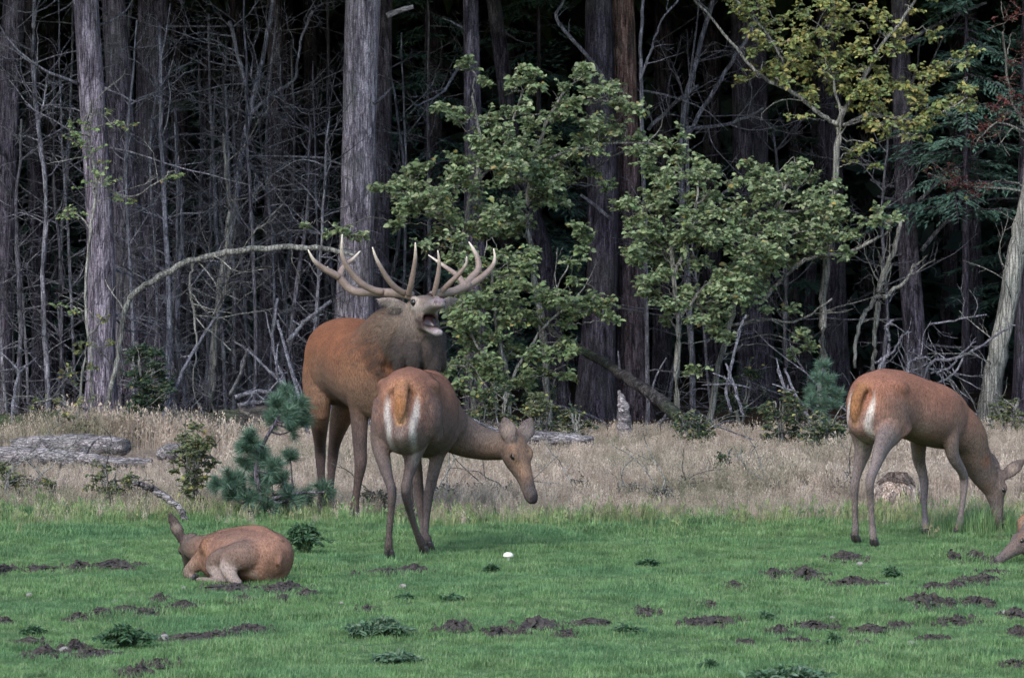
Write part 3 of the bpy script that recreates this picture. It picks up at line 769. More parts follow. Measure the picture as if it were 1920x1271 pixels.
stem_tree('fallen_bough', 'broken dead bough spread low between grey trunk and leaning tree', 'branch', 42.2, [[(1738, gp(42.2), 6), (1740, 690, 6), (1790, 672, 6), (1830, 655, 5), (1868, 628, 4), (1905, 610, 3)], [(1745, 700, 5), (1780, 690, 5), (1800, 665, 4), (1830, 640, 3)], [(1755, 720, 5), (1790, 700, 5), (1810, 660, 4)], [(1740, 610, 4), (1790, 600, 4), (1850, 590, 3)]], M_DEAD, 14, (.2, .6), 2, .8)

# ================================================================== leafy saplings, bushes, pines
BEECH = [(.2, .26, .125), (.25, .31, .155), (.16, .22, .105), (.32, .37, .21), (.13, .18, .09)]
YELLOW = [(.23, .27, .09), (.2, .26, .1), (.28, .3, .1), (.17, .22, .085), (.34, .31, .1)]
def spray_leaves(ob_loc, sprays, Y, lines, pal, per=42, size=.055, spread_px=26, mat_t=M_SMOOTH, dy=.5, up=.75, yellow=.025, drop=.12, twig_r=.0045, dense=0):
    """leafy twigs about each photograph point, joined back to the nearest stem"""
    P = []; D = []; C = []; t = Tubes()
    stem = np.vstack([l[:, :3] for l in lines])
    if dense: sprays = list(sprays) + [(q[0] + NR.normal(0, 24), q[1] + NR.normal(6, 16), (q[2] if len(q) > 2 else 1) * .85) for q in sprays for _ in range(dense)]
    for sp in sprays:
        px, py = sp[0], sp[1]; sc = sp[2] if len(sp) > 2 else 1.0
        c = W(px, py, Y + NR.uniform(-dy, dy)); R0 = spread_px * sc * Y / FPX
        # feeder branch
        d2 = np.linalg.norm((stem - c) * np.array([1, .6, 1.25]), axis=1) + np.where(stem[:, 2] > c[2], .5, 0)
        j = int(np.argmin(d2)); a = stem[j]
        if np.linalg.norm(c - a) > .08:
            mid = (a + c) / 2 + np.array([0, 0, .12 * np.linalg.norm(c - a)]) + NR.standard_normal(3) * .05
            B = catmull([a, mid, c], 6); B[1:-1] += NR.standard_normal((len(B) - 2, 3)) * .01
            t.add(B, np.linspace(min(.009, .004 + .006 * np.linalg.norm(c - a)), .0035, len(B)), 4, cap=False)
            stem = np.vstack([stem, B[::3]]) if NR.random() < .5 else stem
        n_tw = max(3, int(per * sc / 6.5))
        for k in range(n_tw):
            ang = NR.uniform(0, 2 * np.pi)
            d = np.array([math.cos(ang), math.sin(ang) * .7 - .15, NR.normal(.12, .3)])
            L = R0 * NR.uniform(.6, 1.45)
            T = wander(c - norm(d) * R0 * .15 + NR.standard_normal(3) * R0 * .22, d, L, 5, .2, .1)
            t.add(T, np.linspace(twig_r * .75, .0015, len(T)), 3, cap=False)
            m = int(NR.integers(5, 9))
            for q in range(m):
                u = .15 + .85 * (q + NR.uniform(0, .6)) / m
                pt = np.array([np.interp(u * 5, np.arange(6), T[:, i]) for i in range(3)])
                sd = np.cross(norm(d), [0, 0, 1.0]) * (1 if q % 2 else -1)
                P.append(pt); D.append(norm(d) * .7 + sd + np.array([0, 0, -drop]) + NR.standard_normal(3) * .3)
    n = len(P)
    C = pick_cols(n, pal, .28)
    ye = NR.random(n) < yellow
    C[ye] = pick_cols(int(ye.sum()), [(.34, .29, .09), (.28, .22, .09), (.3, .3, .1)], .25)
    N = np.array([[0, -.55, up]]) + NR.standard_normal((n, 3)) * .38
    s = size * NR.uniform(.6, 1.25, n)
    crown = leaves_mesh('crown', P, D, N, s, s * NR.uniform(.6, .8, n), C, M_LEAF, ob_loc)
    return crown, t.mesh('twigs', mat_t, off=ob_loc)

def leafy(name, label, Y, stems, sprays, pal=BEECH, n_br=4, cat='tree', mat=M_SMOOTH, **kw):
    ob, lines = stem_tree(name, label, cat, Y, stems, mat, n_br, (.25, .7), 1, .7)
    cr, tw = spray_leaves(np.array(ob.location), sprays, Y, lines, pal, **kw)
    tag(link('crown', cr, None, ob), kind='stuff')
    tag(link('twigs', tw, None, ob), kind='stuff')
    return ob

# the beech thicket behind the stag: four saplings
S_A = [(873, 128, .6), (910, 155, .7), (978, 128, .7), (1002, 138, .7), (1008, 165, .7), (829, 203, .6), (860, 223, .8), (917, 230), (893, 264), (944, 243), (978, 270), (944, 291), (792, 318), (859, 304), (859, 331), (758, 355), (735, 352, .7), (826, 365, 1.2),
       (893, 355, 1.2), (843, 399, 1.2), (910, 395, 1.2), (800, 385), (775, 330), (705, 355, .6), (770, 395), (830, 440, 1.1), (880, 430, 1.2), (745, 420, .8), (640, 430, .5), (655, 445, .5), (615, 440, .4), (915, 300), (960, 310), (875, 470), (910, 440)]
S_B = [(1062, 165, .7), (1093, 142, .9), (1140, 165, .8), (1113, 176), (1080, 196), (1045, 216), (1188, 206), (1160, 195, .8), (995, 236), (1103, 233), (1157, 250), (1198, 267), (1248, 274), (1029, 270), (1062, 287), (978, 297), (1270, 280, .6), (1012, 324), (1062, 338), (1106, 324, .8),
       (961, 338, 1.2), (961, 389, 1.2), (995, 378), (978, 416), (1010, 300), (1090, 270), (1130, 262), (1040, 320), (940, 430), (1030, 350)]
S_C = [(874, 515), (925, 531), (958, 515), (985, 504), (941, 565), (992, 542), (891, 599), (874, 633), (925, 633), (958, 660), (891, 684), (1036, 653, .7), (1060, 650, .6), (1077, 575), (1110, 579), (1050, 565), (1144, 575, .8), (1077, 491, .7), (900, 560), (860, 560), (880, 650), (920, 690), (850, 690), (940, 720, .7),
       (1000, 600), (1020, 560), (960, 600), (900, 490), (940, 480), (1067, 707, .7), (1100, 450, .7), (1090, 430, .7), (860, 720, .8), (900, 740), (985, 720, .7), (1029, 700, .7), (870, 590), (955, 560), (1000, 660, .8)]
S_D = [(1178, 474), (1195, 491, .8), (1229, 521), (1263, 572), (1297, 558), (1330, 450), (1381, 470), (1415, 450), (1313, 498), (1364, 515), (1415, 504), (1449, 480), (1347, 582), (1398, 565), (1364, 633, .8), (1232, 324), (1249, 355), (1215, 372), (1266, 338), (1307, 311), (1330, 325), (1297, 338), (1240, 400), (1290, 400), (1341, 399),
       (1230, 440), (1280, 450), (1330, 430), (1190, 420), (1210, 540), (1313, 694, .6), (1300, 370), (1270, 500), (1240, 480), (1340, 370, .8), (1210, 460), (1290, 430), (1340, 545), (1310, 600, .7), (1250, 600, .6), (1180, 380, .7)]
S_E = [(1432, 321, .8), (1422, 348), (1470, 338), (1496, 311, .8), (1517, 338), (1557, 348, .8), (1432, 372), (1483, 372), (1534, 379), (1398, 389), (1449, 406), (1500, 406), (1567, 406), (1645, 399, .7), (1652, 413, .7), (1449, 464), (1432, 497), (1398, 541), (1517, 464), (1567, 450), (1500, 474), (1483, 579, .7), (1500, 633, .6), (1517, 650, .6),
       (1400, 430), (1470, 440), (1540, 430), (1590, 440, .7), (1380, 420), (1420, 330, .6), (1550, 400), (1500, 440), (1420, 470), (1385, 510), (1580, 470, .6)]
leafy('beech_sapling', 'beech sapling with drooping sprays right above the antlers', 41.2, [[(890, gp(41.2), 12), (885, 720, 11), (870, 600, 10), (862, 480, 9), (880, 380, 8), (900, 280, 6), (885, 180, 5)], [(865, 450, 7), (820, 390, 6), (760, 360, 5)], [(880, 360, 6), (940, 280, 5), (980, 170, 4)]], S_A, per=105, dense=1)
leafy('beech_sapling', 'beech sapling with tiered leafy boughs across the dark pine', 42.2, [[(1030, gp(42.2), 15), (1020, 640, 14), (1000, 500, 13), (990, 400, 11), (1000, 300, 9), (1030, 220, 7), (1060, 170, 5)], [(1000, 310, 7), (1080, 280, 6), (1180, 268, 5), (1260, 276, 4)], [(1030, 230, 6), (1100, 190, 5), (1170, 196, 4)]], S_B, per=105, dense=1)
leafy('beech_sapling', 'low dense beech growth directly behind the neck of the stag', 40.6, [[(960, gp(40.6), 9), (950, 700, 8), (930, 600, 7), (920, 500, 5)], [(955, 720, 7), (1000, 640, 6), (1060, 580, 5), (1130, 575, 4)], [(950, 700, 6), (890, 640, 5), (870, 560, 4)]], S_C, per=105, dense=1, pal=[(.14, .19, .085), (.18, .23, .105), (.11, .16, .075), (.22, .27, .13)])
leafy('beech_sapling', 'bushy beech sapling in front of reddish pine', 41.8, [[(1268, gp(41.8), 12), (1270, 680, 12), (1272, 600, 11), (1262, 520, 9), (1255, 420, 8), (1245, 340, 5)], [(1272, 600, 8), (1320, 540, 7), (1380, 490, 5), (1420, 470, 4)], [(1262, 520, 7), (1300, 420, 6), (1310, 330, 4)]], S_D, per=105, dense=1)
leafy('beech_sapling', 'round-topped beech sapling in front of the thick shadowy trunk', 42.6, [[(1328, gp(42.6), 13), (1345, 700, 12), (1365, 620, 11), (1385, 540, 10), (1420, 460, 9), (1450, 400, 7), (1480, 340, 5)], [(1430, 565, 8), (1480, 510, 8), (1530, 480, 8), (1580, 476, 7), (1640, 450, 6), (1672, 432, 4)], [(1450, 400, 6), (1520, 390, 5), (1560, 360, 4)], [(1370, 610, 7), (1430, 600, 6), (1500, 600, 5), (1560, 560, 4)]], S_E, per=105, dense=1)
# the forked beech at the right with yellowing leaves
S_F = [(1381, 7), (1400, 22), (1415, 44), (1466, 34), (1449, 58), (1442, 91), (1459, 112), (1429, 135), (1456, 149), (1483, 118), (1500, 108), (1517, 98), (1510, 61), (1561, 34), (1567, 14), (1591, 51), (1544, 101), (1567, 118), (1551, 135), (1517, 135), (1510, 166), (1523, 183), (1584, 101), (1601, 135), (1578, 149), (1618, 166), (1645, 142), (1669, 98), (1659, 41), (1686, 74),
       (1679, 162), (1703, 169), (1730, 169), (1713, 142), (1754, 142), (1770, 129), (1798, 105, .7), (1821, 98, .7), (1801, 166), (1808, 186), (1781, 196), (1754, 206), (1727, 203), (1716, 230), (1703, 237), (1743, 230, .7), (1669, 247), (1635, 237), (1618, 271, .7), (1591, 298, .7), (1618, 200), (1652, 203), (1584, 203, .7), (1716, 20, .7), (1696, 51), (1480, 80), (1530, 60), (1400, 0), (1440, 10), (1500, 20), (1540, 10), (1620, 20), (1560, 70), (1610, 90), (1640, 60), (1600, 180), (1650, 180)]
leafy('forked_beech', 'beech forking into wide limbs with yellowing leaves', 43.0, [[(1537, gp(43.0), 17), (1541, 690, 16), (1545, 560, 15), (1556, 440, 14), (1566, 340, 13), (1574, 240, 12), (1580, 200, 9)], [(1573, 236, 9), (1535, 212, 9), (1490, 175, 8), (1430, 145, 7), (1380, 90, 6), (1330, 30, 5), (1290, -10, 5)], [(1576, 225, 8), (1600, 180, 7), (1650, 90, 7), (1690, 40, 6), (1730, -20, 5)], [(1580, 235, 7), (1630, 215, 6), (1700, 226, 5), (1760, 215, 4), (1810, 185, 3)], [(1480, 165, 5), (1460, 100, 5), (1420, 40, 4), (1370, -10, 4)], [(1577, 215, 6), (1560, 150, 5), (1545, 60, 4)]], S_F, YELLOW, 6, per=52, dense=1, size=.05, yellow=.12, spread_px=24, drop=.3)
S_R = [(1889, 152), (1882, 189), (1906, 176), (1855, 237), (1835, 264), (1875, 223), (1916, 216), (1906, 30), (1882, 34), (1787, 338), (1770, 321), (1828, 358), (1804, 341), (1855, 352), (1733, 325, .6), (1900, 120), (1915, 90), (1865, 205), (1845, 250), (1780, 350), (1815, 350)]
leafy('red_leaved_sapling', 'sapling with wine-red autumn twigs beside the yellowing beech', 44.5, [[(1975, gp(44.5), 10), (1965, 560, 9), (1950, 380, 8), (1925, 250, 7), (1895, 180, 5), (1880, 60, 4)], [(1945, 360, 6), (1880, 355, 5), (1800, 345, 4), (1740, 325, 3)], [(1925, 250, 5), (1870, 230, 4), (1830, 270, 3)]], S_R, [(.13, .035, .035), (.17, .05, .04), (.1, .03, .035)], 4, per=50, size=.034, yellow=.05)
# sparse leaves among the dead wood at the left
S_L = [(150, 230, .7), (145, 250), (180, 270), (205, 215, .6), (215, 235, .6), (240, 240, .5), (140, 270), (190, 300, .7), (190, 330), (170, 350), (225, 370, .7), (140, 390), (125, 405), (310, 335, .5), (250, 375, .5), (205, 345), (165, 245, .8), (335, 330, .4), (115, 572, .7), (140, 585, .5)]
leafy('birch_sapling', 'wispy sapling with scattered pale green leaves before the flaky spruce', 39.6, [[(168, gp(39.6), 7), (172, 700, 7), (160, 560, 6), (170, 440, 6), (180, 340, 5), (165, 240, 4), (170, 190, 3)], [(170, 430, 4), (140, 400, 3), (120, 405, 3)], [(182, 340, 4), (240, 370, 3), (310, 335, 3)]], S_L, [(.17, .24, .09), (.22, .28, .12), (.14, .2, .08)], 4, per=26, size=.042, yellow=.1)
S_L2 = [(150, 660, .8), (165, 640, .7), (120, 705, .6), (130, 710), (70, 760, .8), (60, 750, .5), (110, 750, .5), (175, 690, .6), (200, 650, .5), (195, 600, .5), (155, 760, .8), (135, 790), (145, 810), (120, 780, .6), (215, 800), (240, 790), (255, 810), (230, 815)]
leafy('oak_sapling', 'thin olive-leaved sapling at the foot of the flaky spruce', 39.0, [[(150, gp(39), 6), (148, 780, 6), (155, 700, 5), (165, 640, 4), (190, 600, 3)], [(150, 790, 4), (110, 750, 3), (65, 755, 3)], [(150, 800, 4), (200, 810, 3), (245, 800, 3)]], S_L2, [(.1, .12, .05), (.14, .15, .06), (.08, .1, .045)], 3, per=30, size=.04, yellow=.12)
def bush(name, label, px, Y, half_px, h_px, pal, n_sp=26, per=40, size=.035, yellow=.04, stems=4, **kw):
    g = ground_py(Y); st = []
    for k in range(stems):
        dx = NR.uniform(-.6, .6) * half_px
        st.append([(px + dx * .1, g - (0 if k == 0 else 4), 5), (px + dx * .6, g - h_px * .5, 4), (px + dx, g - h_px * .85, 3)])
    sp = []
    for k in range(n_sp):
        a = NR.uniform(0, 6.28); r = math.sqrt(NR.random())
        sp.append((px + half_px * r * math.cos(a) * .85, g - h_px * .52 + h_px * .45 * r * math.sin(a), NR.uniform(.6, 1)))
    return leafy(name, label, Y, st, sp, pal, 2, 'bush', M_SMOOTH, per=per * 2, size=size, yellow=yellow, spread_px=20, dy=.22, **kw)
DKG = [(.03, .055, .03), (.04, .07, .035), (.055, .085, .045), (.025, .045, .028)]
OLV = [(.09, .11, .045), (.12, .14, .06), (.07, .09, .04), (.15, .16, .075)]
bush('evergreen_bush', 'dark glossy evergreen bush before the broad straight spruce', 275, 39.5, 52, 190, DKG, 46, 52, .036)
bush('leafy_shrub', 'small green shrub beside the pale log behind the grazing head', 1018, 38.5, 36, 110, OLV, 18, 36)
bush('leafy_shrub', 'low green shrub at the feet of the dark pine', 1083, 39.5, 32, 70, DKG + OLV, 12, 34)
bush('leafy_shrub', 'dense low shrub beside the end of the fallen leaning trunk', 1300, 38.8, 45, 75, DKG + OLV, 18, 38)
bush('leafy_shrub', 'broad dark shrub between thick shadowy trunk and young pine', 1465, 38.4, 55, 110, DKG + OLV, 24, 38)
bush('leafy_shrub', 'leafy shrub under the right-hand young pine', 1545, 37.6, 50, 75, DKG + OLV, 18, 34)
bush('leafy_shrub', 'scraggy shrub at the foot of the leaning grey tree', 1890, 40.5, 45, 80, OLV, 12, 30)
bush('leafy_shrub', 'sparse low shrub between flaky spruce and evergreen bush', 225, 39.2, 50, 60, OLV, 12, 28)
bush('leafy_shrub', 'leafy undergrowth left of the reddish pine pair', 930, 40.0, 60, 110, DKG + OLV, 22, 36)
bush('leafy_shrub', 'dim undergrowth inside the wood behind the beech growth', 1010, 43.5, 60, 120, DKG, 20, 36)
bush('leafy_shrub', 'dim undergrowth behind the bushy beech sapling', 1390, 44, 60, 110, DKG, 18, 34)
# oak seedlings standing in the dry grass
bush('oak_seedling', 'tallest oak seedling, beside the young pine behind the calf', 362, 29.6, 42, 165, OLV, 26, 30, .034, .1, stems=3)
bush('oak_seedling', 'straggling oak seedling behind the bent stick', 205, 30.2, 48, 75, OLV, 13, 28, .03, .08)
bush('oak_seedling', 'tiny dark oak seedling between two straggling ones in dry grass', 100, 30.6, 18, 45, OLV, 5, 28, .028, .05)
bush('oak_seedling', 'oak seedling cut by the picture edge, in dry grass before pale logs', 10, 30.4, 28, 80, OLV, 10, 28, .03, .05)
bush('oak_seedling', 'small dark oak seedling alone in the open dry grass', 1372, 33.2, 40, 55, [(.05, .07, .035), (.07, .085, .04)], 10, 26, .03, .03)
bush('heather_clump', 'small dark heather clump at the hooves of the stag', 700, 29.3, 24, 42, [(.045, .05, .03), (.06, .055, .035)], 8, 34, .02, .02)
for px, Y, hp in ((830, 30.6, 26), (905, 31.2, 22), (955, 30.4, 24), (1170, 31.0, 28), (1290, 31.6, 22), (1085, 31.4, 18), (1460, 31.2, 20), (1585, 30.8, 26), (1235, 30.4, 20), (60, 31.5, 22)):
    bush('heather_clump', 'dull brownish heather clump low in the dry grass', px, Y, hp, hp * 1.3, [(.06, .05, .04), (.08, .065, .05), (.05, .055, .035)], 7, 26, .018, .02)['group'] = 'heather clumps in the dry grass'

def pine(label, Y, px, stems, tufts, needle=.085, per=150, pal=((.075, .135, .09), (.1, .17, .11), (.06, .11, .08), (.12, .19, .125))):
    """young pine: stem, boughs and brushes of long needles about photograph points (px, py, size px)"""
    base = W(px, ground_py(Y), Y); base[2] = 0
    ob = empty('young_pine', base, label, 'tree')
    t = Tubes(); pts = []
    for st in stems:
        rows = np.array([(*W(x, y, Y), w * Y / FPX / 2) for x, y, w in st]); Q = catmull(rows, 5); pts.append(Q[:, :3]); t.add(Q[:, :3], Q[:, 3], 6)
    link('trunk', t.mesh('trunk', M_BARK, off=base), None, ob)
    pts = np.vstack(pts); bt = Tubes(); P = []; D = []
    for x, y, sz in tufts:
        c = W(x, y, Y + NR.uniform(-.14, .14)); R0 = sz * Y / FPX
        a = pts[np.argmin(np.linalg.norm(pts - c, axis=1) + (pts[:, 2] > c[2]) * .3)]
        bt.add(catmull([a, (a + c) / 2 + np.array([0, 0, -.02]), c], 4), np.linspace(.008, .004, 9), 5)
        for k in range(9):          # shoots
            d = norm(norm(c - a + 1e-6) * .4 + NR.standard_normal(3) * .6 + np.array([0, 0, .7])); L = R0 * NR.uniform(.5, 1.0)
            sh = np.array([c, c + d * L]); bt.add(sh, [.004, .0025], 4)
            m = int(per / 9)
            u = NR.random(m); q = c + np.outer(u * L, d)
            rv = NR.standard_normal((m, 3)); rv -= np.outer(rv @ d, d); rv /= np.linalg.norm(rv, axis=1)[:, None]
            P.append(q); D.append(rv * .8 + d * NR.uniform(.4, 1.1, m)[:, None])
    P = np.vstack(P); D = np.vstack(D); n = len(P); D /= np.linalg.norm(D, axis=1)[:, None]
    tag(link('boughs', bt.mesh('boughs', M_BARK, off=base), None, ob), kind='stuff')
    S = np.cross(D, NR.standard_normal((n, 3))); S /= np.linalg.norm(S, axis=1)[:, None]
    L = needle * NR.uniform(.6, 1.1, n)[:, None]; w = .0021
    V = np.stack([P - S * w, P + S * w, P + D * L + np.array([0, 0, -.006])], 1).reshape(-1, 3) - base
    tag(link('needles', mesh_np('needles', V, np.arange(n * 3).reshape(-1, 3), M_NEEDLE, False, np.repeat(pick_cols(n, pal, .25), 3, 0)), None, ob), kind='stuff')
pine('bushy young pine with long blue-green needles behind the calf', 28.75, 490,
    [[(492, 985, 12), (488, 930, 11), (480, 880, 9), (495, 830, 8), (515, 795, 7), (538, 755, 5)], [(470, 985, 9), (462, 930, 8), (450, 890, 6)], [(490, 940, 7), (550, 925, 6), (612, 922, 4)]],
    [(535, 750, 30), (520, 765, 28), (555, 765, 28), (540, 785, 30), (515, 790, 24), (562, 795, 24), (545, 808, 22), (472, 830, 26), (480, 848, 26), (460, 845, 18), (545, 862, 16), (490, 870, 30), (460, 880, 28), (510, 880, 26), (435, 905, 28), (415, 912, 22), (450, 915, 30), (480, 910, 32), (510, 910, 30), (530, 905, 24), (545, 935, 26), (520, 945, 26), (490, 935, 30), (570, 935, 20), (605, 925, 22), (440, 935, 24), (500, 955, 20), (465, 940, 24)], per=850)
pine('slim young pine with dark needles behind the rump of the young hind', 38.2, 1548,
    [[(1550, gp(38.2), 9), (1548, 790, 8), (1545, 740, 6), (1543, 690, 4)]],
    [(1545, 692, 20), (1540, 715, 22), (1555, 718, 20), (1530, 738, 24), (1550, 742, 26), (1565, 745, 20), (1522, 758, 22), (1540, 765, 24), (1562, 765, 22), (1548, 800, 22), (1560, 815, 20), (1535, 815, 18)], .085, 620)

M_MOSSD = m_bark('dark_mossy_bark', (.02, .018, .018), (.05, .045, .043), (.12, .11, .105), lichen=(.045, .075, .03), lich=.6, grain=(.3, 1, .5))
# ================================================================== logs, stumps, sticks
def log(name, label, pts, mat, cat='log', sides=16, rough=.08, group=None, stubs=0):
    """pts rows: px, py, width px, depth"""
    rows = []
    for px, py, w, Y in pts: rows.append((*W(px, py, Y), w * Y / FPX / 2))
    Q = catmull(rows, 7); base = np.array([Q[0, 0], Q[0, 1], 0.0])
    t = Tubes(); t.add(Q[:, :3] + NR.standard_normal((len(Q), 3)) * .004, Q[:, 3], sides, wob=rough)
    ob = empty(name, base, label, cat, group)
    link('trunk', t.mesh('trunk', mat, off=base), None, ob)
    for k in range(stubs):
        i = NR.integers(2, len(Q) - 2); d = norm(NR.standard_normal(3) * np.array([1, .6, 1]) + np.array([0, 0, .8]))
        P = wander(Q[i, :3], d, NR.uniform(.1, .4), 4, .15); s = Tubes(); s.add(P, np.linspace(.012, .006, len(P)), 5)
        link('stub', s.mesh('stub', M_DEAD, off=base), None, ob)
    return ob
def zpy(z, Y): return 463 + (CAMH - z) * FPX / Y
log('weathered_log', 'long silvery weathered log lying along the wood edge', [(22, zpy(.09, 37.5), 26, 37.5), (90, zpy(.1, 37.4), 36, 37.4), (160, zpy(.11, 37.2), 38, 37.2), (236, zpy(.1, 37.0), 30, 37.0)], M_PALEW, stubs=2)
log('weathered_log', 'lower silvery log sunk in dry grass below the long one', [(-30, zpy(.07, 35.9), 34, 35.9), (50, zpy(.08, 35.8), 34, 35.8), (140, zpy(.07, 35.6), 30, 35.6), (205, zpy(.05, 35.4), 22, 35.4), (285, zpy(.05, 35.3), 16, 35.3)], M_PALEW, stubs=2)
log('fallen_log', 'round brown log lying beyond the silvery logs', [(-20, zpy(.13, 40.2), 44, 40.2), (40, zpy(.16, 40.2), 42, 40.2), (125, zpy(.2, 40.4), 34, 40.4)], M_MOSS)
log('mossy_log', 'thick dark mossy log behind the young pine', [(372, zpy(.13, 39.6), 50, 39.6), (420, zpy(.17, 39.6), 58, 39.6), (470, zpy(.2, 39.7), 54, 39.7), (520, zpy(.22, 39.9), 46, 39.9)], M_MOSS, stubs=3)
log('broken_log', 'short pale broken log piece left of the tallest oak seedling', [(300, zpy(.08, 36.2), 22, 36.2), (330, zpy(.1, 36.1), 34, 36.1), (362, zpy(.09, 36), 28, 36)], M_PALEW)
log('fallen_log', 'reddish-grey log half hidden behind the grazing head', [(895, zpy(.12, 38), 26, 38), (960, zpy(.13, 38), 28, 38), (1050, zpy(.12, 38.1), 24, 38.1), (1110, zpy(.1, 38.2), 20, 38.2)], M_PALEW, stubs=2)
log('slanting_log', 'dark fallen trunk slanting down out of the beech thicket', [(972, 575, 8, 42.4), (1010, 602, 11, 42.2), (1060, 640, 14, 41.8), (1120, 672, 17, 41.3), (1180, 710, 21, 40.7), (1240, 752, 24, 40.2), (1292, 796, 25, 39.8)], M_MOSSD, stubs=6)
log('snag', 'pale splintered snag at the foot of the reddish pine', [(1172, zpy(-.03, 39.8), 30, 39.8), (1170, 775, 24, 39.8), (1166, 752, 16, 39.8), (1161, 733, 5, 39.8)], M_PALEW, 'stump')
log('bent_stick', 'bent grey-white stick rising from the grass behind the ear of the calf', [(352, zpy(-.02, 28.2), 13, 28.2), (336, 953, 12, 28.2), (318, 938, 13, 28.2), (295, 921, 14, 28.2), (270, 911, 13, 28.2), (251, 905, 10, 28.2)], M_PALEW, 'stick', 9, .1)
for i, pts in enumerate(([(600, 868, 8, 39), (575, 800, 7, 39.2), (545, 690, 7, 39.6), (520, 600, 5, 40)], [(432, 742, 9, 40.6), (452, 700, 7, 40.4), (462, 660, 6, 40.2), (466, 655, 5, 40.1)], [(568, 800, 7, 40), (535, 720, 7, 40.3), (512, 650, 6, 40.5), (520, 560, 6, 40.7)], [(556, 740, 7, 40), (510, 700, 6, 40.2), (468, 660, 5, 40.4), (440, 640, 4, 40.6)],
        [(1500, 780, 7, 39.5), (1478, 745, 6, 39.8), (1458, 690, 5, 40)], [(1520, 790, 7, 39.3), (1492, 740, 6, 39.6), (1472, 690, 4, 40)], [(1394, 780, 6, 40), (1375, 720, 6, 40.2), (1362, 682, 4, 40.4)], [(1372, 775, 6, 40.1), (1362, 735, 6, 40.2), (1368, 700, 6, 40.4), (1388, 620, 5, 40.7), (1398, 590, 4, 40.8)],
        [(300, 790, 7, 39.4), (322, 745, 7, 39.6), (345, 690, 6, 40), (395, 610, 6, 40.4), (420, 580, 5, 40.8)], [(20, 812, 7, 40), (30, 720, 6, 40.3), (45, 690, 5, 40.5), (70, 670, 4, 40.8)], [(540, 640, 8, 41), (575, 600, 8, 41), (620, 565, 7, 41)], [(440, 745, 10, 39.9), (480, 735, 9, 39.9), (540, 740, 8, 39.8)], [(445, 760, 9, 39.8), (500, 752, 8, 39.8), (550, 760, 7, 39.7)])):
    lab, grp = beside(pts[0][0], 'grey dead branch propped up near', 'propped branches near')
    log('dead_branch', lab, pts, M_DEAD, 'branch', 6, .06, grp, 2)
# brushwood lying on the forest floor
for i in range(46):
    px = NR.uniform(-20, 1940); Y = NR.uniform(38.8, 46); b0 = W(px, ground_py(Y), Y); b0[2] = 0
    L = NR.uniform(.5, 1.6); a = NR.uniform(0, 3.14)
    P = wander(b0 + np.array([0, 0, .02]), (math.cos(a), math.sin(a) * .5, NR.uniform(0, .28)), L, 7, .14)
    P[:, 2] = np.maximum(P[:, 2], .012)
    r = NR.uniform(.008, .022); t = Tubes(); t.add(P, np.linspace(r, r * .4, len(P)), 6, wob=.06)
    lab, grp = beside(px, 'dead branch lying as brushwood by', 'brushwood by')
    ob = empty('fallen_branch', b0, lab, 'branch', grp)
    link('stem', t.mesh('stem', M_DEAD, off=b0), None, ob)
    tw = Tubes(); twiggy(tw, P, r, 2, .8, .45, .9, .2)
    if tw.n: tag(link('twigs', tw.mesh('twigs', M_DEAD, off=b0), None, ob), kind='stuff')

# ================================================================== deer
def m_fur():
    m, nt, b, o = new_mat('deer_coat')
    c = coords(nt, 'Object')
    c2 = coords(nt, 'Object', (1, 1, 0.35))
    n1 = noise(nt, c2, 130, 3, .7)
    n2 = noise(nt, c, 9, 4, .6)
    base = attr(nt)
    k = ramp(nt, n1, [(.28, (.42, .42, .45)), (.72, (1.55, 1.5, 1.47))])
    k2 = ramp(nt, n2, [(.3, (.78, .78, .8)), (.7, (1.2, 1.18, 1.15))])
    x = mix(nt, 1.0, base, k, 'MULTIPLY')
    x = mix(nt, 1.0, x, k2, 'MULTIPLY')
    nt.links.new(x, b.inputs['Base Color'])
    b.inputs['Roughness'].default_value = .85
    b.inputs['Specular IOR Level'].default_value = .15
    bump(nt, n1, .5, .006, b)
    return m
def m_simple(name, col, rough=.5, spec=.5, n_scale=0, n_amt=.25, bmp=0, use_attr=False):
    m, nt, b, o = new_mat(name)
    c = coords(nt, 'Object')
    src = attr(nt) if use_attr else None
    if n_scale:
        n = noise(nt, c, n_scale, 4, .6)
        k = ramp(nt, n, [(.25, (1 - n_amt,) * 3), (.75, (1 + n_amt,) * 3)])
        x = mix(nt, 1.0, src if src else col, k, 'MULTIPLY')
        nt.links.new(x, b.inputs['Base Color'])
        if bmp: bump(nt, n, .6, bmp, b)
    elif src: nt.links.new(src, b.inputs['Base Color'])
    else: b.inputs['Base Color'].default_value = (*col, 1)
    b.inputs['Roughness'].default_value = rough
    b.inputs['Specular IOR Level'].default_value = spec
    return m
M_FUR = m_fur()
M_EYE = m_simple('eye_gloss', (.012, .009, .008), .08, .6)
M_HOOF = m_simple('hoof_horn', (.03, .026, .025), .5, .4, 60, .4)
M_NOSE = m_simple('nose_skin', (.035, .03, .032), .35, .5, 90, .3, .002)
M_MOUTH = m_simple('shaded_mouth_lining', (.014, .005, .005), .4, .5, 40, .4)  # near-black lining: shade inside the open mouth put into its colour
M_ANT = m_simple('antler_bone', (.3, .2, .14), .55, .35, 70, .3, .003, use_attr=True)

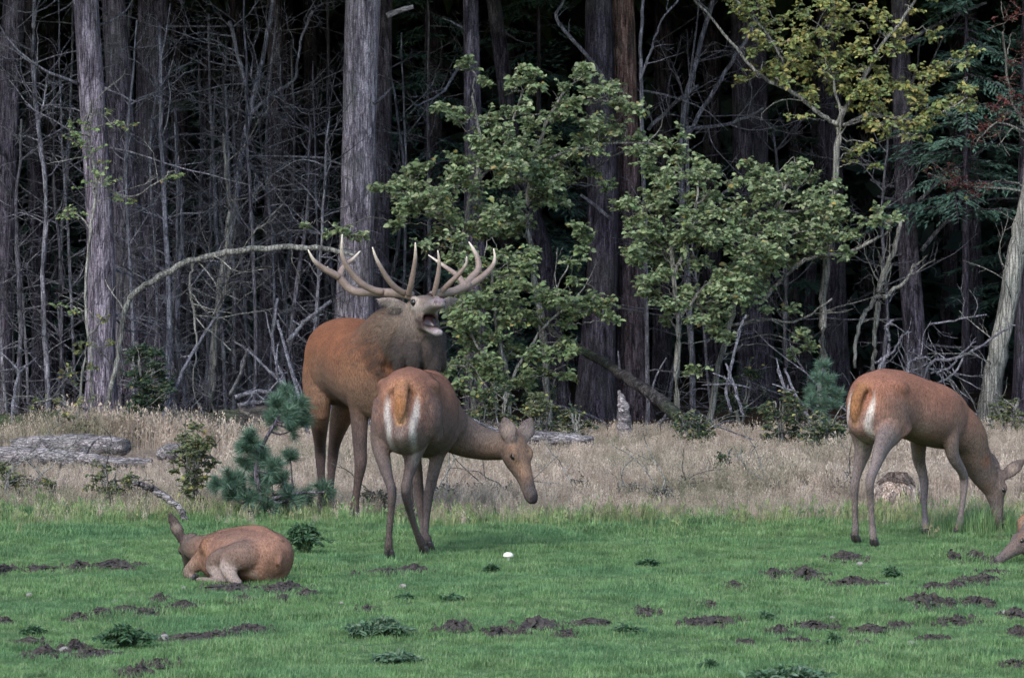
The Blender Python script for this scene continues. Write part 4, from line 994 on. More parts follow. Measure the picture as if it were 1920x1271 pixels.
class Beast:
    def __init__(self, name, root, fwd, label, scale=1.0, lscale=1.0, group=None):
        self.root = np.array([root[0], root[1], 0.0])
        f = np.array([fwd[0], fwd[1], 0.0]); self.f = norm(f)
        self.l = np.array([-self.f[1], self.f[0], 0.0])
        self.s, self.ls = scale, lscale
        self.obj = empty(name, self.root, label, 'deer', group)
        self.V = []; self.F = []; self.n = 0
        self.P = []; self.PC = []
        self.spots = []
    def X(self, x, y, z):
        """local forward, left, up -> world"""
        return self.root + self.f * x * self.ls + self.l * y * self.s + np.array([0, 0, z * self.s])
    def loft(self, st, side, col, colb=None, sub=4, sides=18, p=2.0, wpaint=1.0):
        """st rows: centre(3), half width, upper radius, lower radius [, top colour(3)[, bottom colour(3)]]"""
        rows = []
        for s in st:
            c = np.asarray(s[0], float)
            ct = np.asarray(s[4] if len(s) > 4 and s[4] is not None else col, float)
            cb = np.asarray(s[5] if len(s) > 5 and s[5] is not None else (colb if colb is not None else ct), float)
            rows.append(np.concatenate([c, [s[1], s[2], s[3]], ct, cb]))
        Q = catmull(np.array(rows), sub)
        C = Q[:, :3]; n = len(C)
        T = np.gradient(C, axis=0); T /= np.maximum(1e-9, np.linalg.norm(T, axis=1))[:, None]
        S0 = np.asarray(side, float)
        S = S0[None] - T * (T @ S0)[:, None]; S /= np.linalg.norm(S, axis=1)[:, None]
        U = np.cross(T, S)
        a = np.linspace(0, 2 * np.pi, sides, endpoint=False)
        ca, sa = np.cos(a), np.sin(a)
        e = 2.0 / p
        ca2 = np.sign(ca) * np.abs(ca) ** e; sa2 = np.sign(sa) * np.abs(sa) ** e
        w = np.maximum(Q[:, 3], .002); up = np.maximum(Q[:, 4], .002); dn = np.maximum(Q[:, 5], .002)
        h = np.where(sa[None] > 0, up[:, None], dn[:, None]) * sa2[None]
        ring = C[:, None] + S[:, None] * (w[:, None] * ca2[None])[..., None] + U[:, None] * h[..., None]
        V = ring.reshape(-1, 3)
        V = np.vstack([V, C[[0, -1]] + np.array([-T[0], T[-1]]) * .25 * np.array([[min(w[0], up[0])], [min(w[-1], up[-1])]])])
        i = np.arange(n - 1)[:, None] * sides; k = np.arange(sides)[None]; k2 = (k + 1) % sides
        F = np.stack([i + k, i + k2, i + sides + k2, i + sides + k], -1).reshape(-1, 4)
        kk = np.arange(sides); kk2 = (kk + 1) % sides; m = n * sides
        F = F.tolist() + np.stack([kk2, kk, np.full(sides, m)], -1).tolist() + np.stack([kk + m - sides, kk2 + m - sides, np.full(sides, m + 1)], -1).tolist()
        self.V.append(V)
        self.F += [[q + self.n for q in f] for f in F]
        self.n += len(V)
        t = np.clip((sa + .55) / 1.1, 0, 1); t = t * t * (3 - 2 * t)
        colr = Q[:, None, 6:9] * t[None, :, None] + Q[:, None, 9:12] * (1 - t)[None, :, None]
        self.P.append(ring.reshape(-1, 3)); self.PC.append(np.clip(colr.reshape(-1, 3), 0, 1))
    def spot(self, c, r, col, k=1.0, soft=.5):
        self.spots.append((np.asarray(c, float), r, np.asarray(col, float), k, soft))
    def finish(self, voxel=.0105, it=4, furn=45000, flow=None, furlen=None):
        V = np.vstack(self.V) - self.root
        me = bpy.data.meshes.new('tmp'); me.from_pydata(V.tolist(), [], self.F); me.update()
        ob = bpy.data.objects.new('tmp', me); COL.objects.link(ob)
        r = ob.modifiers.new('r', 'REMESH'); r.mode = 'VOXEL'; r.voxel_size = voxel; r.use_smooth_shade = True
        s = ob.modifiers.new('s', 'SMOOTH'); s.factor = .5; s.iterations = it
        dg = bpy.context.evaluated_depsgraph_get()
        new = bpy.data.meshes.new_from_object(ob.evaluated_get(dg))
        bpy.data.objects.remove(ob); bpy.data.meshes.remove(me)
        new.name = 'body'
        n = len(new.vertices)
        co = np.empty(n * 3, np.float32); new.vertices.foreach_get('co', co); co = co.reshape(-1, 3)
        nor = np.empty(n * 3, np.float32); new.vertices.foreach_get('normal', nor); nor = nor.reshape(-1, 3)
        P = np.vstack(self.P) - self.root; PC = np.vstack(self.PC)
        kd = KDTree(len(P))
        for i, q in enumerate(P): kd.insert(q, i)
        kd.balance()
        col = np.empty((n, 3))
        for i in range(n):
            acc = np.zeros(3); ws = 0
            for q, j, d in kd.find_n(co[i], 7):
                w = 1 / (d + .006) ** 2; acc += PC[j] * w; ws += w
            col[i] = acc / ws
        wob = NR.standard_normal(n) * .012
        for c, rr, cc, k, soft in self.spots:
            rr = np.asarray(rr, float)
            if rr.ndim == 0: d = np.linalg.norm(co - (c - self.root), axis=1) / rr
            else:      # radii along forward, left, up
                q = co - (c - self.root)
                d = np.sqrt(((q @ self.f) / rr[0]) ** 2 + ((q @ self.l) / rr[1]) ** 2 + (q[:, 2] / rr[2]) ** 2)
            t = np.clip((1 - d - wob * 3) / soft, 0, 1) * k
            col = col * (1 - t[:, None]) + cc * t[:, None]
        a = new.color_attributes.new('tint', 'FLOAT_COLOR', 'POINT')
        c4 = np.ones((n, 4), np.float32); c4[:, :3] = col
        a.data.foreach_set('color', c4.ravel())
        new.materials.clear(); new.materials.append(M_FUR)
        self.body = link('body', new, None, self.obj)
        # short coat hairs lying back along the body
        if furn:
            new.calc_loop_triangles()
            nt = len(new.loop_triangles)
            tri = np.empty(nt * 3, np.int32); new.loop_triangles.foreach_get('vertices', tri); tri = tri.reshape(-1, 3)
            A = co[tri]
            ar = np.linalg.norm(np.cross(A[:, 1] - A[:, 0], A[:, 2] - A[:, 0]), axis=1)
            pick = NR.choice(nt, furn, p=ar / ar.sum())
            b = NR.random((furn, 2)); sw = b.sum(1) > 1; b[sw] = 1 - b[sw]
            b = np.column_stack([1 - b.sum(1), b])
            pos = (A[pick] * b[..., None]).sum(1)
            nn = (nor[tri[pick]] * b[..., None]).sum(1)
            cc = (col[tri[pick]] * b[..., None]).sum(1)
            fl = np.repeat((-self.f * .75 + np.array([0, 0, -.6]))[None], furn, 0) + NR.standard_normal((furn, 3)) * .22
            fl -= nn * (fl * nn).sum(1)[:, None]
            fl /= np.maximum(1e-6, np.linalg.norm(fl, axis=1))[:, None]
            ln = NR.uniform(.008, .02, furn) if furlen is None else furlen(pos, NR.uniform(.7, 1.3, furn))
            d = fl + nn * NR.uniform(.12, .38, furn)[:, None]
            sd = np.cross(d, nn); sd /= np.maximum(1e-6, np.linalg.norm(sd, axis=1))[:, None]
            wd = NR.uniform(.0008, .0018, furn)[:, None]
            base = pos - nn * .002
            Vf = np.stack([base - sd * wd, base + sd * wd, base + d * ln[:, None]], 1).reshape(-1, 3)
            br = NR.uniform(.4, 1.65, furn)[:, None]
            cf = np.repeat(np.clip(cc * br, 0, 1), 3, 0)
            fm = mesh_np('fur', Vf, np.arange(furn * 3).reshape(-1, 3), M_HAIR, True, cf)
            tag(link('fur', fm, None, self.obj), kind='stuff')
        return self.body
    def part(self, name, me, mat):
        return link(name, me, mat, self.obj)
    def ball(self, name, c, r, mat, axes=None, seg=14, rings=10):
        """ellipsoid part; r three radii along axes"""
        c = np.asarray(c, float) - self.root
        A = np.eye(3) if axes is None else np.asarray(axes, float)
        th = np.linspace(0, np.pi, rings); ph = np.linspace(0, 2 * np.pi, seg, endpoint=False)
        d = np.array([[math.sin(t) * math.cos(p), math.sin(t) * math.sin(p), math.cos(t)] for t in th for p in ph])
        V = c + (d * np.asarray(r)) @ A
        i = np.arange(rings - 1)[:, None] * seg; k = np.arange(seg)[None]; k2 = (k + 1) % seg
        F = np.stack([i + k, i + seg + k, i + seg + k2, i + k2], -1).reshape(-1, 4)
        return self.part(name, mesh_np(name, V, F), mat)
    def hoof(self, pos, toe, s=1.0):
        """cloven hoof: two pointed toes from the pastern to the ground"""
        t = Tubes()
        toe = norm([toe[0], toe[1], 0]); sd = np.array([-toe[1], toe[0], 0])
        p = np.asarray(pos, float) - self.root
        for k in (-1, 1):
            o = sd * .0135 * k * s
            pts = [p + o * .8 + np.array([0, 0, .062 * s]) - toe * .012 * s, p + o + np.array([0, 0, .035 * s]), p + o * 1.15 + np.array([0, 0, .012 * s]) + toe * .02 * s, p + o * .9 + np.array([0, 0, .004]) + toe * .05 * s]
            t.add(catmull(pts, 3), np.interp(np.linspace(0, 1, 10), [0, .35, .7, 1], [.014 * s, .018 * s, .017 * s, .004 * s]), 8)
        self.part('hoof', t.mesh('hoof', M_HOOF), None)
    def leg(self, pts, rad, toe, cols, hs=1.0, hoof=True):
        """pts world joints from top to the ground; rad rows (side, front, back); toe direction"""
        pts = [np.array(p, float) for p in pts]
        pts[-1][2] = .045; pts[-2][2] = max(pts[-2][2], .08) if pts[-2][2] < .12 else .1
        st = [(p, r[0], r[1], r[2], c, c) for p, r, c in zip(pts, rad, cols)]
        self.loft(st, np.cross([0, 0, 1.0], [toe[0], toe[1], 0]), cols[0], sub=4, sides=12)
        if hoof: self.hoof([pts[-1][0], pts[-1][1], 0.0], toe, hs)

M_HAIR = m_simple('coat_hair', (.2, .1, .05), .7, .2, use_attr=True)

# coat colours (linear)
RUST = (.225, .105, .052); RUSTD = (.15, .07, .038); BROWN = (.125, .08, .058); GREYB = (.135, .1, .08)
DARK = (.05, .036, .032); PALE = (.46, .41, .35); CREAM = (.34, .26, .19); BELLY = (.21, .17, .135)

TR = [(-.565, .90, .72, .05), (-.52, .97, .62, .125), (-.42, 1.035, .575, .172), (-.26, 1.062, .61, .188), (-.08, 1.045, .635, .182),
      (.10, 1.03, .585, .22), (.28, 1.02, .545, .22), (.42, 1.03, .525, .19), (.52, 1.0, .545, .145), (.60, .93, .61, .095), (.635, .86, .68, .04)]
def trunk(b, top, bot, ws=1.0, rows=TR, side_col=None):
    st = []
    for x, zt, zb, w in rows:
        zc = zb + (zt - zb) * .5
        st.append((b.X(x, 0, zc), w * ws * b.s, (zt - zc) * b.s, (zc - zb) * b.s, top, bot))
    b.loft(st, b.l, top, bot, sub=5, sides=28, p=2.25)
def muscle(b, top, side):
    """hip points, spine ridge, shoulder blades and rib swell that break up the barrel"""
    s = b.s
    b.loft([(b.X(-.5, 0, .965), .03 * s, .03 * s, .05 * s), (b.X(-.32, 0, 1.03), .045 * s, .035 * s, .06 * s), (b.X(-.05, 0, 1.02), .045 * s, .03 * s, .06 * s)], b.l, top, sub=4, sides=10)
    for k in (-1, 1):
        b.loft([(b.X(-.4, .09 * k, .96), .05 * s, .04 * s, .06 * s), (b.X(-.3, .118 * k, .955), .06 * s, .05 * s, .08 * s), (b.X(-.2, .112 * k, .92), .045 * s, .04 * s, .06 * s)], b.l, top, sub=4, sides=12)
        b.loft([(b.X(-.44, .1 * k, .9), .05 * s, .09 * s, .08 * s), (b.X(-.36, .135 * k, .8), .055 * s, .1 * s, .1 * s), (b.X(-.27, .15 * k, .68), .045 * s, .07 * s, .07 * s)], b.l, side, sub=4, sides=14)

def head(b, O, f, u, sc, top, bot, ears, muzzle=DARK, closed=True, ear_col=BROWN, ear_len=.2, cheek=None):
    """O poll, f towards the nose, u forehead normal; ears: list of (side sign, direction world)"""
    f = norm(f); u = norm(np.asarray(u) - f * np.dot(u, f)); s = np.cross(u, f)
    H = lambda x, y, z: np.asarray(O) + (f * x + s * y + u * z) * sc
    rows = [(-.05, 0, .045, .035, .05), (0, 0, .066, .052, .075), (.05, 0, .074, .05, .088), (.09, 0, .073, .046, .088), (.14, 0, .056, .038, .078),
            (.2, -.003, .042, .033, .056), (.26, -.008, .036, .03, .043), (.305, -.01, .037, .03, .04), (.335, -.012, .03, .022, .03), (.35, -.014, .015, .012, .016)]
    st = [(H(x, 0, z), w * sc, up * sc, dn * sc, top if x < .24 else muzzle, bot if x < .3 else muzzle) for x, z, w, up, dn in rows]
    b.loft(st, s, top, bot, sub=4, sides=20, p=2.15)
    for k in (-1, 1):       # brow ridge over each eye
        b.loft([(H(.05, .052 * k, .028), .018 * sc, .014 * sc, .014 * sc), (H(.085, .06 * k, .03), .02 * sc, .018 * sc, .014 * sc), (H(.12, .046 * k, .022), .012 * sc, .012 * sc, .012 * sc)], s, top, sub=3, sides=10)
        b.ball('eye', H(.093, .0665 * k, .016), (.0175 * sc, .012 * sc, .0145 * sc), M_EYE, (f, s, u))
        b.spot(H(.093, .07 * k, .012), .032 * sc, np.asarray(bot) * 1.25, .55, .6)
        b.spot(H(.093, .068 * k, .016), .021 * sc, DARK, .8, .5)
        b.spot(H(.325, .024 * k, .002), .012 * sc, (.01, .008, .008), .9, .5)
    b.spot(H(.335, 0, .005), .036 * sc, (.03, .026, .027), .95, .4)
    for k, d, *face in ears:
        d = norm(d); base = H(.005, .052 * k, .03)
        nrm = norm(face[0]) if face else norm(f * .75 + u * .35)              # where the ear's open face looks
        sd = norm(np.cross(d, nrm))
        L = ear_len * sc
        st = []
        for t, w in ((-.1, .03), (.08, .036), (.3, .05), (.55, .049), (.78, .033), (.93, .015), (1.0, .005)):
            st.append((base + d * L * t, w * sc * 1.0, .0085 * sc + .004, .0085 * sc + .004, ear_col, ear_col))
        b.loft(st, sd, ear_col, sub=4, sides=14)
        T = np.cross(d, sd)
        b.spot(base + d * L * .45 + nrm * .02 * sc, .05 * sc, (.3, .24, .2), .55, .7)
    return H

# ---- the bellowing stag: heading towards the camera and to the right, head thrown up
def build_stag():
    b = Beast('stag', ((678 - 960) / FPX * 29.0, 29.0), (.42, -.906), 'bellowing stag with large antlers and thick dark mane, mouth wide open', 1.235, 1.06)
    SR = (.168, .069, .034)
    rows = [(-.565, .87, .70, .05), (-.53, .95, .62, .12), (-.43, 1.025, .58, .18), (-.26, 1.06, .595, .205), (-.08, 1.055, .61, .215),
            (.10, 1.03, .585, .235), (.28, 1.03, .545, .24), (.42, 1.06, .52, .215), (.53, 1.03, .53, .17), (.62, .94, .58, .11), (.66, .85, .66, .04)]
    trunk(b, SR, (.12, .075, .05), 1.0, rows)
    S = b.s
    MANE, MANE2 = (.105, .07, .047), (.04, .031, .027)
    O = W(790, 577, 28.26)
    f = norm((.125, -.38, .06)); u = np.array([0, 0, 1.0])
    b.loft([(b.X(.22, 0, .86), .22, .2, .25, RUSTD, MANE2), (b.X(.42, 0, .9), .235, .24, .31, MANE, MANE2), (b.X(.58, .0, .96), .215, .22, .3, MANE, MANE2),
            (W(774, 648, 28.42), .19, .17, .23, MANE, MANE2), (W(782, 614, 28.33), .15, .135, .18, (.12, .09, .066), (.07, .055, .045)), (W(788, 590, 28.26), .11, .1, .13, (.14, .11, .085), (.12, .095, .08)),
            (O + f * .06, .08, .07, .09, (.15, .12, .09), (.17, .14, .12))], b.l, MANE, sub=5, sides=24, p=2.1)
    # mane tufts hanging from the throat
    for k, (px, py, Y, dx) in enumerate(((800, 668, 28.2, .02), (822, 655, 28.25, .03), (776, 676, 28.15, 0), (752, 672, 28.2, -.02), (812, 690, 28.2, .0))):
        p = W(px, py, Y)
        b.loft([(p + np.array([0, .05, .1]), .05, .05, .05), (p, .045, .045, .045), (p + np.array([dx, .02, -.1]), .025, .025, .025), (p + np.array([dx, .03, -.15]), .008, .008, .008)], (1, 0, 0), MANE2, sub=3, sides=10)
    s = np.cross(u - f * f[2], f); s = norm(s); u = np.cross(f, s)
    sc = 1.16
    H = lambda x, y, z: O + (f * x + s * y + u * z) * sc
    FACE, MUZ, PALEG = (.155, .122, .098), (.19, .155, .15), (.26, .22, .2)
    up = [(-.06, 0, .05, .04, .05), (0, .0, .07, .06, .075), (.05, .002, .08, .062, .08), (.095, .0, .078, .052, .07), (.15, -.008, .058, .042, .05),
          (.21, -.016, .046, .036, .034), (.27, -.02, .043, .033, .028), (.32, -.022, .045, .034, .028), (.35, -.024, .038, .027, .024), (.365, -.026, .02, .014, .014)]
    b.loft([(H(x, 0, z), w * sc, a * sc, d * sc, FACE if x < .25 else MUZ, FACE if x < .12 else PALEG) for x, z, w, a, d in up], s, FACE, sub=4, sides=20, p=2.15)
    # lower jaw, dropped open
    jw = [(.02, -.08, .06, .05, .05), (.08, -.1, .056, .04, .045), (.14, -.122, .045, .026, .034), (.2, -.146, .036, .018, .026), (.255, -.165, .033, .016, .024), (.29, -.175, .03, .016, .024), (.312, -.178, .016, .012, .014)]
    b.loft([(H(x, 0, z), w * sc, a * sc, d * sc, (.015, .006, .006) if x < .25 else (.16, .105, .1), FACE if x < .16 else (.33, .29, .27)) for x, z, w, a, d in jw], s, FACE, sub=4, sides=16, p=2.1)  # jaw top behind the lip painted dark as shade of the mouth
    # cheek skin behind the mouth corner
    for k in (-1, 1):
        b.loft([(H(.05, .05 * k, -.03), .022, .05, .05), (H(.1, .047 * k, -.065), .018, .05, .05), (H(.14, .04 * k, -.09), .01, .035, .035)], s, FACE, sub=3, sides=10)
        b.loft([(H(.05, .055 * k, .036), .02 * sc, .016 * sc, .014 * sc), (H(.09, .064 * k, .036), .022 * sc, .02 * sc, .014 * sc), (H(.125, .05 * k, .026), .014 * sc, .012 * sc, .012 * sc)], s, FACE, sub=3, sides=10)
        b.ball('eye', H(.097, .073 * k, .016), (.024 * sc, .017 * sc, .019 * sc), M_EYE, (f, s, u))
        b.spot(H(.1, .078 * k, .008), .056 * sc, (.38, .33, .28), .9, .7)
        b.spot(H(.097, .074 * k, .016), .026 * sc, DARK, .95, .4)
        b.spot(H(.355, .026 * k, -.015), .014 * sc, (.012, .009, .01), .95, .4)
        d = norm(-f * .3 + s * k * 1.0 + u * .3)
        base = H(-.01, .066 * k, .005); L = .215
        nrm = norm(f * .6 - u * .5); sd = norm(np.cross(d, nrm))
        b.loft([(base + d * L * t, w, .011, .011, (.13, .1, .08), (.2, .165, .145)) for t, w in ((-.08, .022), (.1, .027), (.35, .042), (.6, .042), (.82, .027), (1, .005))], sd, FACE, sub=4, sides=14)
        b.spot(base + d * L * .5 + nrm * .012, .055, (.3, .25, .22), .75, .7)
        # pedicle
        b.loft([(H(.0, .045 * k, .03), .03, .03, .03, MANE2), (H(-.01, .056 * k, .075), .026, .026, .026, MANE2)], s, MANE2, sub=3, sides=12)
    b.spot(H(.35, 0, 0), .045 * sc, (.17, .13, .14), .85, .6)
    b.spot(H(.3, 0, -.175), .05 * sc, (.36, .31, .3), .8, .6)
    b.spot(H(.24, 0, -.19), .07 * sc, (.26, .22, .19), .5, .7)
    b.spot(H(.12, 0, -.095), .075 * sc, (.02, .008, .009), .95, .5)  # painted shade deep in the mouth gap
    b.spot(H(.13, 0, .085), .06, (.07, .05, .04), .5, .6)
    st = [(H(.03, 0, -.06)), (H(.1, 0, -.09)), (H(.17, 0, -.115)), (H(.225, 0, -.135))]
    t = Tubes(); t.add(np.array(st) - b.root, [.03, .045, .04, .012], 12)
    t2 = Tubes(); t2.add(catmull(np.array([H(.08, 0, -.1), H(.14, 0, -.118), H(.19, 0, -.135), H(.225, 0, -.146)]) - b.root, 3), np.interp(np.linspace(0, 1, 10), [0, .6, 1], [.026, .024, .01]), 10)
    b.part('mouth', t.mesh('mouth', M_MOUTH), None)
    b.part('tongue', t2.mesh('tongue', m_simple('shaded_tongue_skin', (.035, .013, .013), .4, .5, 60, .2)), None)  # tongue colour darkened too, for the mouth's shade
    # legs
    LG, LG2 = (.085, .056, .044), (.068, .048, .042)
    hr = [(.105, .17, .16), (.1, .15, .14), (.07, .1, .1), (.042, .05, .056), (.036, .04, .048), (.027, .029, .031), (.026, .027, .029), (.031, .032, .036), (.025, .025, .025)]
    hc = [(.2, .085, .035), (.17, .08, .04), (.125, .072, .045), LG2, LG2, LG2, LG2, LG2, DARK]
    b.leg([b.X(-.34, -.11, .84), b.X(-.36, -.125, .72), W(598, 775, 29.2), W(600, 828, 29.42), W(601, 856, 29.48), W(602, 890, 29.45), W(604, 922, 29.42), W(604, 945, 29.4), W(605, 957, 29.4)], hr, b.f, hc, 1.25)
    b.leg([b.X(-.34, .11, .84), b.X(-.38, .115, .72), W(640, 780, 29.5), W(628, 828, 29.72), W(624, 858, 29.8), W(621, 890, 29.78), W(619, 920, 29.75), W(619, 940, 29.73), W(619, 950, 29.72)], hr, b.f, hc, 1.25)
    fr = [(.1, .15, .15), (.09, .11, .11), (.06, .07, .08), (.046, .05, .052), (.042, .045, .042), (.028, .03, .03), (.026, .028, .028), (.031, .032, .034), (.025, .025, .025)]
    fc = [(.15, .078, .042), (.12, .07, .045), LG, LG2, LG2, LG2, LG2, LG2, DARK]
    b.leg([b.X(.4, -.13, .84), b.X(.36, -.145, .7), W(674, 775, 28.62), W(675, 838, 28.6), W(676, 868, 28.58), W(671, 905, 28.6), W(667, 935, 28.62), W(665, 956, 28.62), W(665, 967, 28.6)], fr, b.f, fc, 1.25)
    b.leg([b.X(.4, .13, .84), b.X(.37, .145, .7), b.X(.38, .14, .55), b.X(.4, .135, .4), b.X(.4, .13, .34), b.X(.395, .13, .24), b.X(.39, .13, .14), b.X(.4, .13, .085), b.X(.41, .13, .05)], fr, b.f, fc, 1.25)
    # tail
    b.loft([(b.X(-.5, 0, .92), .035, .03, .03), (b.X(-.57, 0, .85), .035, .03, .03), (b.X(-.58, 0, .75), .025, .022, .022), (b.X(-.575, 0, .70), .008, .008, .008)], b.l, CREAM, sub=3, sides=10)
    b.spot(b.X(-.12, -.16, .61), (.13, .1, .06), (.22, .16, .11), .5, .9)
    b.spot(b.X(.05, -.1, .58), (.3, .15, .07), (.09, .06, .045), .6, .6)
    b.spot(b.X(-.5, -.17, .68), (.1, .1, .14), (.08, .045, .028), .6, .8)
    b.spot(b.X(.36, -.22, .83), (.12, .12, .16), (.15, .075, .04), .5, .8)
    neck_c = W(785, 630, 28.3) - b.root
    head_c = H(.2, 0, -.03) - b.root
    def fl(pos, r):
        d = np.linalg.norm(pos - neck_c, axis=1); hd = np.linalg.norm(pos - head_c, axis=1)
        return r * (.006 + (.007 + .03 * np.clip((.42 - d) / .2, 0, 1)) * np.clip((hd - .24) / .1, 0, 1))
    b.finish(.0095, 4, 85000, furlen=fl)
    # antlers
    Z = lambda zx, zy, Y: W(560 + zx / 4.54, 420 + zy / 4.54, Y) - b.root
    def antler(lines):
        beam = None
        for pts, r0, r1 in lines:
            t = Tubes()
            P = catmull([Z(*q) for q in pts], 5); n = len(P); x = np.linspace(0, 1, n)
            rad = 1.22 * (r1 + (r0 - r1) * (1 - x ** 2.0))
            tip = np.clip((x - .62) / .38, 0, 1) if r1 < .006 else np.zeros(n)
            c = np.array([.2, .145, .115])[None] * (1 - tip[:, None]) + np.array([.62, .53, .42])[None] * tip[:, None]
            t.add(P, rad, 10, c, wob=.035)
            if beam is None: beam = b.part('antler', t.mesh('antler', M_ANT), None)
            else: link('tine', t.mesh('tine', M_ANT), None, beam)
    antler([([(975, 615, 28.22), (890, 596, 28.24), (760, 585, 28.3), (640, 580, 28.36), (530, 582, 28.42), (440, 555, 28.45), (375, 490, 28.45), (330, 430, 28.44)], .024, .02),
            ([(345, 450, 28.44), (280, 415, 28.42), (200, 370, 28.4), (130, 310, 28.37), (80, 220, 28.35)], .02, .003),
            ([(350, 450, 28.44), (365, 400, 28.47), (400, 345, 28.5), (460, 300, 28.53), (525, 230, 28.56)], .018, .003),
            ([(262, 410, 28.42), (248, 385, 28.42), (243, 362, 28.42)], .01, .004),
            ([(720, 582, 28.3), (620, 555, 28.28), (540, 510, 28.25), (470, 440, 28.23), (400, 340, 28.2), (370, 255, 28.18), (368, 170, 28.16), (371, 88, 28.15)], .019, .003),
            ([(900, 592, 28.22), (820, 540, 28.16), (760, 470, 28.12), (700, 370, 28.08), (655, 280, 28.06), (628, 198, 28.05)], .017, .003),
            ([(935, 600, 28.2), (955, 520, 28.14), (972, 430, 28.1), (990, 320, 28.06), (995, 230, 28.04), (993, 158, 28.03)], .016, .003)])
    antler([([(1130, 610, 28.3), (1200, 590, 28.34), (1290, 580, 28.42), (1380, 550, 28.5), (1450, 515, 28.56)], .023, .02),
            ([(1400, 545, 28.52), (1480, 505, 28.58), (1580, 435, 28.64), (1645, 365, 28.68), (1670, 295, 28.7), (1660, 208, 28.7)], .019, .003),
            ([(1400, 535, 28.52), (1470, 460, 28.6), (1530, 385, 28.64), (1522, 290, 28.66), (1490, 220, 28.67), (1448, 152, 28.68)], .021, .003),
            ([(1410, 530, 28.52), (1380, 470, 28.58), (1320, 415, 28.62), (1220, 345, 28.68), (1105, 265, 28.74)], .017, .003),
            ([(1200, 590, 28.34), (1290, 500, 28.28), (1375, 415, 28.24), (1425, 340, 28.22), (1430, 278, 28.2)], .015, .003),
            ([(1150, 605, 28.3), (1175, 500, 28.26), (1192, 400, 28.24), (1195, 310, 28.22), (1184, 225, 28.2)], .015, .003)])
build_stag()

HR = [(.09, .155, .14), (.085, .135, .13), (.055, .085, .085), (.031, .038, .046), (.028, .031, .04), (.021, .023, .025), (.0195, .021, .023), (.025, .026, .029), (.02, .02, .02)]
FR = [(.075, .12, .12), (.066, .085, .085), (.044, .05, .055), (.032, .034, .036), (.03, .033, .031), (.0205, .022, .022), (.0195, .021, .021), (.025, .026, .027), (.02, .02, .02)]

